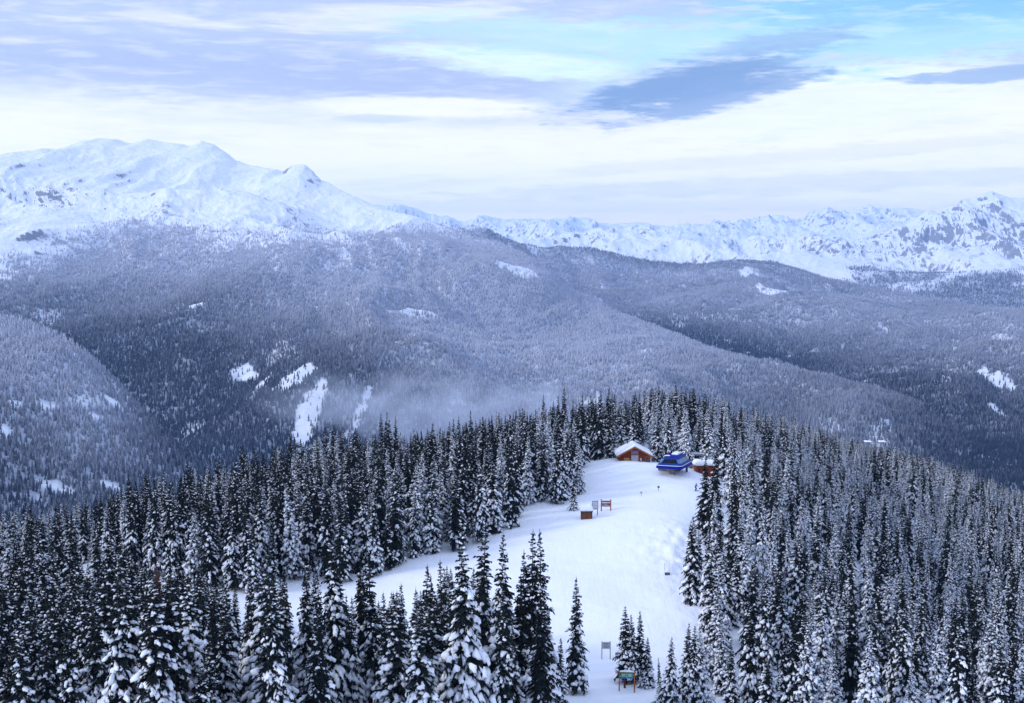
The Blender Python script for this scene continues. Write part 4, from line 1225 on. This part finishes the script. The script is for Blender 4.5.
# --- marker poles and small dark box on the run
def marker(px, py, d, lab, col):
    p = hit(px, py, d - 25, d + 15); zz = ground(p[0], p[1])
    t = thing('marker_pole', lab, 'marker pole', (p[0], p[1], zz), 0, 'marker poles on the upper piste')
    MB().tube((0, 0, -.3), (0, 0, .95), .035).build('pole', M_STEEL, t)
    MB().tube((0, -.05, .75), (0, .05, .75), .26, n=16).build('disc', col, t)
marker(658.5, 490.5, 302, 'short marker pole with a dark grey disc in the middle of the upper piste', plain('dark_grey_disc', (.12, .12, .14), .6))
marker(641.3, 496.2, 298, 'short marker pole with a pale grey disc, lower and left of the dark disc', plain('pale_grey_disc', (.42, .44, .48), .6))
p = hit(667.3, 575, 215, 255); zz = ground(p[0], p[1])
t = thing('hydrant_box', 'low dark grey hydrant box with two thin stakes on the open piste', 'hydrant box', (p[0], p[1], zz))
MB().box((0, 0, .12), (.85, .5, .6), bev=.05).build('box', M_STEEL, t)
for xx in (-.38, .34): MB().tube((xx, .55, -.3), (xx * 1.05, .55, 1.9), .045).build('stake', M_SIGNG, t)
snow_slab(0, 0, .42, .85, .5, .2, 'snow_cover', t, 3, .03, 8)

# --- lift tower above the right skyline
p = at(875, 441.5, 640); zz = ground(p[0], p[1])
t = thing('lift_tower', 'chairlift tower, two snow-topped wheel assemblies showing over the right treetops', 'lift tower', (p[0], p[1], p[2]), math.radians(0))
MB().tube((0, 0, zz - p[2] - 1), (0, 0, -.2), .42, .3, 14).build('pole', M_STEELL, t)
MB().box((0, 0, -.35), (7.4, .35, .4)).build('crossarm', M_STEELL, t)
MB().box((0, 0, 1.25), (6.4, .14, .14)).tube((-2.6, 0, -.2), (-2.6, 0, 1.3), .07).tube((2.6, 0, -.2), (2.6, 0, 1.3), .07).build('lifting_frame', M_STEELL, t)
for sx in (-1, 1):
    o = MB().box((sx * 3.2, 0, -.3), (.35, 4.2, .35)).build('wheel_assembly', M_STEEL, t)
    b = MB(); [b.tube((sx * 3.2 + .2, yy, -.62), (sx * 3.2 + .42, yy, -.62), .26, n=12) for yy in np.linspace(-1.8, 1.8, 6)]; b.build('wheels', M_STEEL, o)
    snow_slab(sx * 3.2, 0, -.1, 3.2, 4.2, .5, 'snow_cover', o, 5 + sx, .05, 8)
    MB().box((sx * 3.2, 0, -.12), (3.2, 4.2, .04)).build('catwalk', M_STEELL, o)

# --- the skier
def skier():
    p = hit(695.5, 491.2, 285, 315); zz = ground(p[0], p[1])
    t = thing('person', 'skier in a bright blue jacket and dark trousers gliding near the firs', 'person', (p[0], p[1], zz), math.radians(35))
    J = dict(pel=(0,0,.82), wa=(.05,0,.98), ch=(.14,0,1.22), nk=(.22,0,1.38), hb=(.24,0,1.47), ht=(.25,0,1.6),
             sl=(.17,.19,1.30), el=(.30,.30,1.08), wl=(.52,.26,1.02), fl=(.60,.24,1.02), sr=(.17,-.19,1.30), er=(.30,-.30,1.08), wr=(.52,-.26,1.02), fr=(.60,-.24,1.02),
             hl=(0,.11,.80), kl=(.20,.13,.47), al=(-.02,.13,.10), tl=(.17,.13,.06), hr=(0,-.11,.80), kr=(.20,-.13,.47), ar=(-.02,-.13,.10), tr=(.17,-.13,.06))
    Rr = dict(pel=.15, wa=.15, ch=.17, nk=.065, hb=.09, ht=.085, sl=.08, el=.06, wl=.045, fl=.045, sr=.08, er=.06, wr=.045, fr=.045, hl=.11, kl=.08, al=.07, tl=.055, hr=.11, kr=.08, ar=.07, tr=.055)
    Ed = [('pel','wa'),('wa','ch'),('ch','nk'),('nk','hb'),('hb','ht'),('ch','sl'),('sl','el'),('el','wl'),('wl','fl'),('ch','sr'),('sr','er'),('er','wr'),('wr','fr'),
          ('pel','hl'),('hl','kl'),('kl','al'),('al','tl'),('pel','hr'),('hr','kr'),('kr','ar'),('ar','tr')]
    ks = list(J); me = bpy.data.meshes.new('body'); me.from_pydata([J[k] for k in ks], [(ks.index(a), ks.index(b)) for a, b in Ed], [])
    tmp = bpy.data.objects.new('tmp_body', me); COL.objects.link(tmp)
    sk = tmp.modifiers.new('skin', 'SKIN'); sk.use_smooth_shade = True
    for i, k in enumerate(ks): me.skin_vertices[0].data[i].radius = (Rr[k], Rr[k]); me.skin_vertices[0].data[i].use_root = (k == 'pel')
    tmp.modifiers.new('sub', 'SUBSURF').levels = 2
    dg = bpy.context.evaluated_depsgraph_get(); m2 = bpy.data.meshes.new_from_object(tmp.evaluated_get(dg)); bpy.data.objects.remove(tmp)
    m2.materials.clear()
    for m_ in (plain('blue_jacket_cloth', (.01, .06, .48), .7), plain('dark_trouser_cloth', (.03, .04, .08), .8), M_SKIN): m2.materials.append(m_)
    for f in m2.polygons:
        c_ = f.center; f.material_index = 2 if c_.z > 1.39 else (0 if c_.z > .80 else 1)
    link('body', m2, t)
    hb = MB(); bmesh.ops.create_uvsphere(hb.bm, u_segments=14, v_segments=9, radius=.13, matrix=Matrix.Translation((.245, 0, 1.56))); hb.build('helmet', M_STEEL, t, True)
    for sy in (-1, 1):
        MB().box((.1, sy * .13, .0), (1.65, .09, .03)).box((.97, sy * .13, .05), (.18, .09, .02), 0, -.5).build('ski', M_SIGND, t)
        MB().box((.06, sy * .13, .07), (.31, .11, .12), bev=.03).build('boot', M_GLASSD, t)
        MB().tube((.58, sy * .26, 1.06), (.15, sy * .36, .03), .012, n=6).build('ski_pole', M_STEEL, t)
skier()
log('buildings')

# ------------------------------------------------------------------ haze
def box(name, lo, hi):
    x0, y0, z0 = lo; x1, y1, z1 = hi
    V = [(x0,y0,z0),(x1,y0,z0),(x1,y1,z0),(x0,y1,z0),(x0,y0,z1),(x1,y0,z1),(x1,y1,z1),(x0,y1,z1)]
    Fq = [(0,3,2,1),(4,5,6,7),(0,1,5,4),(1,2,6,5),(2,3,7,6),(3,0,4,7)]
    return V, np.array(Fq)
def volmat(name, color, dens):
    m = bpy.data.materials.new(name); m.use_nodes = True; nt = m.node_tree
    nt.nodes.clear(); o = nt.nodes.new('ShaderNodeOutputMaterial'); v = nt.nodes.new('ShaderNodeVolumePrincipled')
    v.inputs['Color'].default_value = (*color, 1); v.inputs['Density'].default_value = dens
    v.inputs['Anisotropy'].default_value = .2
    nt.links.new(v.outputs[0], o.inputs['Volume'])
    return m, nt, v
ZMAX = float(max(ZF.max(), 900))
hm, _, _ = volmat('haze', (.38, .61, 1.0), HAZE := 3.3e-5)
V, Fb = box('haze', (-27000, -27000, -700), (27000, 27000, ZMAX + 60))
link('haze', mesh_from('haze', V, Fb, [hm]), kind='stuff')

def mist(name, c, r, dens, sc, lab, seed):
    bm = bmesh.new(); bmesh.ops.create_icosphere(bm, subdivisions=3, radius=1)
    me = bpy.data.meshes.new(name); bm.to_mesh(me); bm.free()
    m, nt, v = volmat(name, (.86, .90, 1.0), 0.); g = NB(nt)
    tc = g.node('ShaderNodeTexCoord').outputs['Object']
    ln = g.node('ShaderNodeVectorMath', operation='LENGTH'); nt.links.new(tc, ln.inputs[0])
    nz = g.noise(g.vmul(tc, (r[0] / sc, r[1] / sc, r[2] / sc * 1.6)), 1.0, 5, .6, .5)
    d = g.math('MULTIPLY', g.ss(g.math('SUBTRACT', nz, g.math('MULTIPLY', ln.outputs['Value'], .52)), .20, .50), dens)
    nt.links.new(d, v.inputs['Density'])
    me.materials.append(m); o = link(name, me, None, c, kind='stuff', label=lab, category='mist'); o.scale = r; o.rotation_euler = (0, 0, seed)
mist('mist', tuple(at(440, 412, 2500)), (460, 300, 110), .0058, 120, 'grey cloud wisps drifting over the valley above the left treetops', .15)
mist('mist', tuple(at(345, 398, 2900)), (330, 260, 110), .0036, 100, 'thin grey wisps hanging between the snow openings across the valley', .9)

# ------------------------------------------------------------------ light
SUN_EL, SUN_AZ = math.radians(24), math.radians(-110)   # azimuth from +y, clockwise positive: the left, a little behind
world = bpy.data.worlds.new('World'); S.world = world; world.use_nodes = True
wn = world.node_tree; wn.nodes.clear(); g = NB(wn)
wo = g.node('ShaderNodeOutputWorld'); sky = g.node('ShaderNodeTexSky', sky_type='NISHITA', sun_disc=False)
sky.sun_elevation = SUN_EL; sky.sun_rotation = SUN_AZ; sky.altitude = 1800; sky.air_density = 1.0; sky.dust_density = .6; sky.ozone_density = 1.5
b1 = g.node('ShaderNodeBackground'); wn.links.new(sky.outputs[0], b1.inputs[0]); b1.inputs[1].default_value = .12
D = g.node('ShaderNodeTexCoord').outputs['Generated']
dx, dy, dz = g.sep(D)
el = g.math('ARCSINE', dz)                    # elevation, radians
azn_ = g.math('ARCTAN2', dx, dy)              # azimuth, radians
vec = g.comb(g.math('MULTIPLY', azn_, 1.), g.math('MULTIPLY', el, 5.5), 0.)
n_big = g.noise(vec, 2.6, 6, .5, .3)
n_mid = g.noise(g.comb(azn_, g.math('MULTIPLY', el, 9.), 4.), 7., 6, .55, .4)
n_fine = g.noise(g.comb(azn_, g.math('MULTIPLY', el, 7.), 9.), 26., 6, .6, .3)
n_xf = g.noise(g.comb(azn_, g.math('MULTIPLY', el, 5.), 2.), 80., 5, .6, .2)
def A(px): return math.atan((px - 512) / F)
def E(py): return math.atan(float(kslope(py)))
def blob(px, py, rx, ry, tilt=0., rag=.9, soft=.35):
    """a cloud patch at a direction in the sky with ragged edges"""
    u = g.math('DIVIDE', g.math('SUBTRACT', azn_, A(px)), rx / F)
    v = g.math('SUBTRACT', el, E(py))
    v = g.math('DIVIDE', g.math('SUBTRACT', v, g.math('MULTIPLY', g.math('SUBTRACT', azn_, A(px)), tilt)), ry / F)
    e = g.math('SQRT', g.math('ADD', g.math('MULTIPLY', u, u), g.math('MULTIPLY', v, v)))
    e = g.math('ADD', e, g.math('MULTIPLY', g.math('SUBTRACT', n_mid, .5), rag * 1.8))
    e = g.math('ADD', e, g.math('MULTIPLY', g.math('SUBTRACT', n_fine, .5), rag * 2.6))
    e = g.math('ADD', e, g.math('MULTIPLY', g.math('SUBTRACT', n_xf, .5), rag * 1.3))
    return g.ss(e, 1 + soft, 1 - soft)
hor_c = (1.0, .89, .96); mid_c = (.91, .925, 1.0); up_c = (.44, .54, .75)
c = g.mix(g.ss(el, E(235), E(190)), hor_c, mid_c)
elw = g.math('ADD', el, g.math('MULTIPLY', g.math('SUBTRACT', n_big, .5), .10))
c = g.mix(g.ss(elw, E(150), E(70)), c, up_c)
# soft bands of thicker, greyer cloud
band = g.ss(n_mid, .52, .70)
c = g.mix(g.math('MULTIPLY', band, .30), c, (.60, .68, .90))
c = g.mix(g.math('MULTIPLY', g.ss(n_mid, .50, .34), .45), c, (.97, .95, 1.0))
zen = g.ss(el, math.radians(14), math.radians(40))
c = g.mix(zen, c, ZEN := (.50, .64, 1.0))
def over(c, f, amt, col): return g.mix(g.math('MULTIPLY', f, amt), c, col)
c = over(c, blob(330, 78, 340, 26, -.02, .6, .6), .7, (.38, .47, .72))
c = over(c, blob(800, 185, 330, 9, .03, .5), .45, (.60, .66, .88))
c = over(c, blob(430, 108, 130, 10, .0, .5), .8, (.97, .97, 1.))
c = over(c, blob(640, 150, 300, 22, .0, .6), .7, (.95, .95, 1.))
c = over(c, blob(850, 100, 150, 35, .1, .8), .8, (.86, .92, 1.))
c = over(c, blob(640, 65, 90, 26, .35, .6), .9, (.52, .66, .90))
c = over(c, blob(520, 62, 110, 14, -.1, .6), .8, (.74, .93, 1.))
c = over(c, blob(900, 38, 260, 30, .03, .8, .6), .85, (.40, .76, 1.0))
c = over(c, blob(570, 38, 150, 16, -.05, .8, .6), .75, (.56, .86, 1.0))
c = over(c, blob(1000, 8, 230, 20, .0, .8, .7), .9, (.20, .52, .86))
streak = g.math('MULTIPLY', g.ss(n_fine, .45, .68), .22)
c = g.mix(streak, c, (.97, .97, 1.0))
c = g.mix(g.math('MULTIPLY', g.ss(n_fine, .5, .33), .14), c, (.55, .64, .88))
c = over(c, blob(685, 84, 112, 19, .20, .62, .35), .95, (.20, .33, .58))
c = over(c, blob(718, 97, 88, 14, .22, .72, .35), .85, (.23, .36, .61))
c = over(c, blob(770, 48, 80, 9, .12, .7, .4), .7, (.30, .44, .68))
c = over(c, blob(800, 158, 260, 7, .06, .6), .35, (.66, .70, .90))
c = over(c, blob(600, 206, 300, 6, .0, .6), .3, (.66, .72, .92))
c = over(c, blob(985, 84, 70, 7, .05, .6, .25), .85, (.30, .44, .68))
c = over(c, blob(380, 119, 55, 4, 0, .6, .3), .6, (.55, .66, .88))
b2 = g.node('ShaderNodeBackground'); wn.links.new(c, b2.inputs[0]); b2.inputs[1].default_value = 1.0
# gaps where the clear sky shows
gap = g.math('MAXIMUM', g.math('MAXIMUM', blob(560, 42, 130, 13, -.05, .8, .5), blob(900, 35, 170, 24, .06, .9, .5)), blob(700, 40, 80, 10, .0, .9, .5))
gap = g.math('MULTIPLY', gap, .25)
mx = g.node('ShaderNodeMixShader'); wn.links.new(gap, mx.inputs[0]); wn.links.new(b2.outputs[0], mx.inputs[1]); wn.links.new(b1.outputs[0], mx.inputs[2])
wn.links.new(mx.outputs[0], wo.inputs[0])
sl = bpy.data.lights.new('sun', 'SUN'); sl.energy = 1.4; sl.angle = math.radians(11); sl.color = (1.0, .95, .90)
so = bpy.data.objects.new('sun', sl); COL.objects.link(so)
sd = Vector((math.sin(SUN_AZ) * math.cos(SUN_EL), math.cos(SUN_AZ) * math.cos(SUN_EL), math.sin(SUN_EL)))
so.rotation_euler = sd.to_track_quat('Z', 'Y').to_euler(); so.location = (0, 0, 300)

# ------------------------------------------------------------------ render settings
S.render.engine = 'CYCLES'
cy = S.cycles
cy.max_bounces = 5; cy.diffuse_bounces = 2; cy.glossy_bounces = 1; cy.transmission_bounces = 2; cy.volume_bounces = 2; cy.transparent_max_bounces = 6
cy.use_denoising = True
try: cy.denoiser = 'OPENIMAGEDENOISE'
except Exception: pass
cy.sample_clamp_indirect = 4
S.view_settings.view_transform = 'Standard'; S.view_settings.look = 'None'; S.view_settings.gamma = 1; S.view_settings.exposure = .38
S.view_settings.use_curve_mapping = False
log('done')
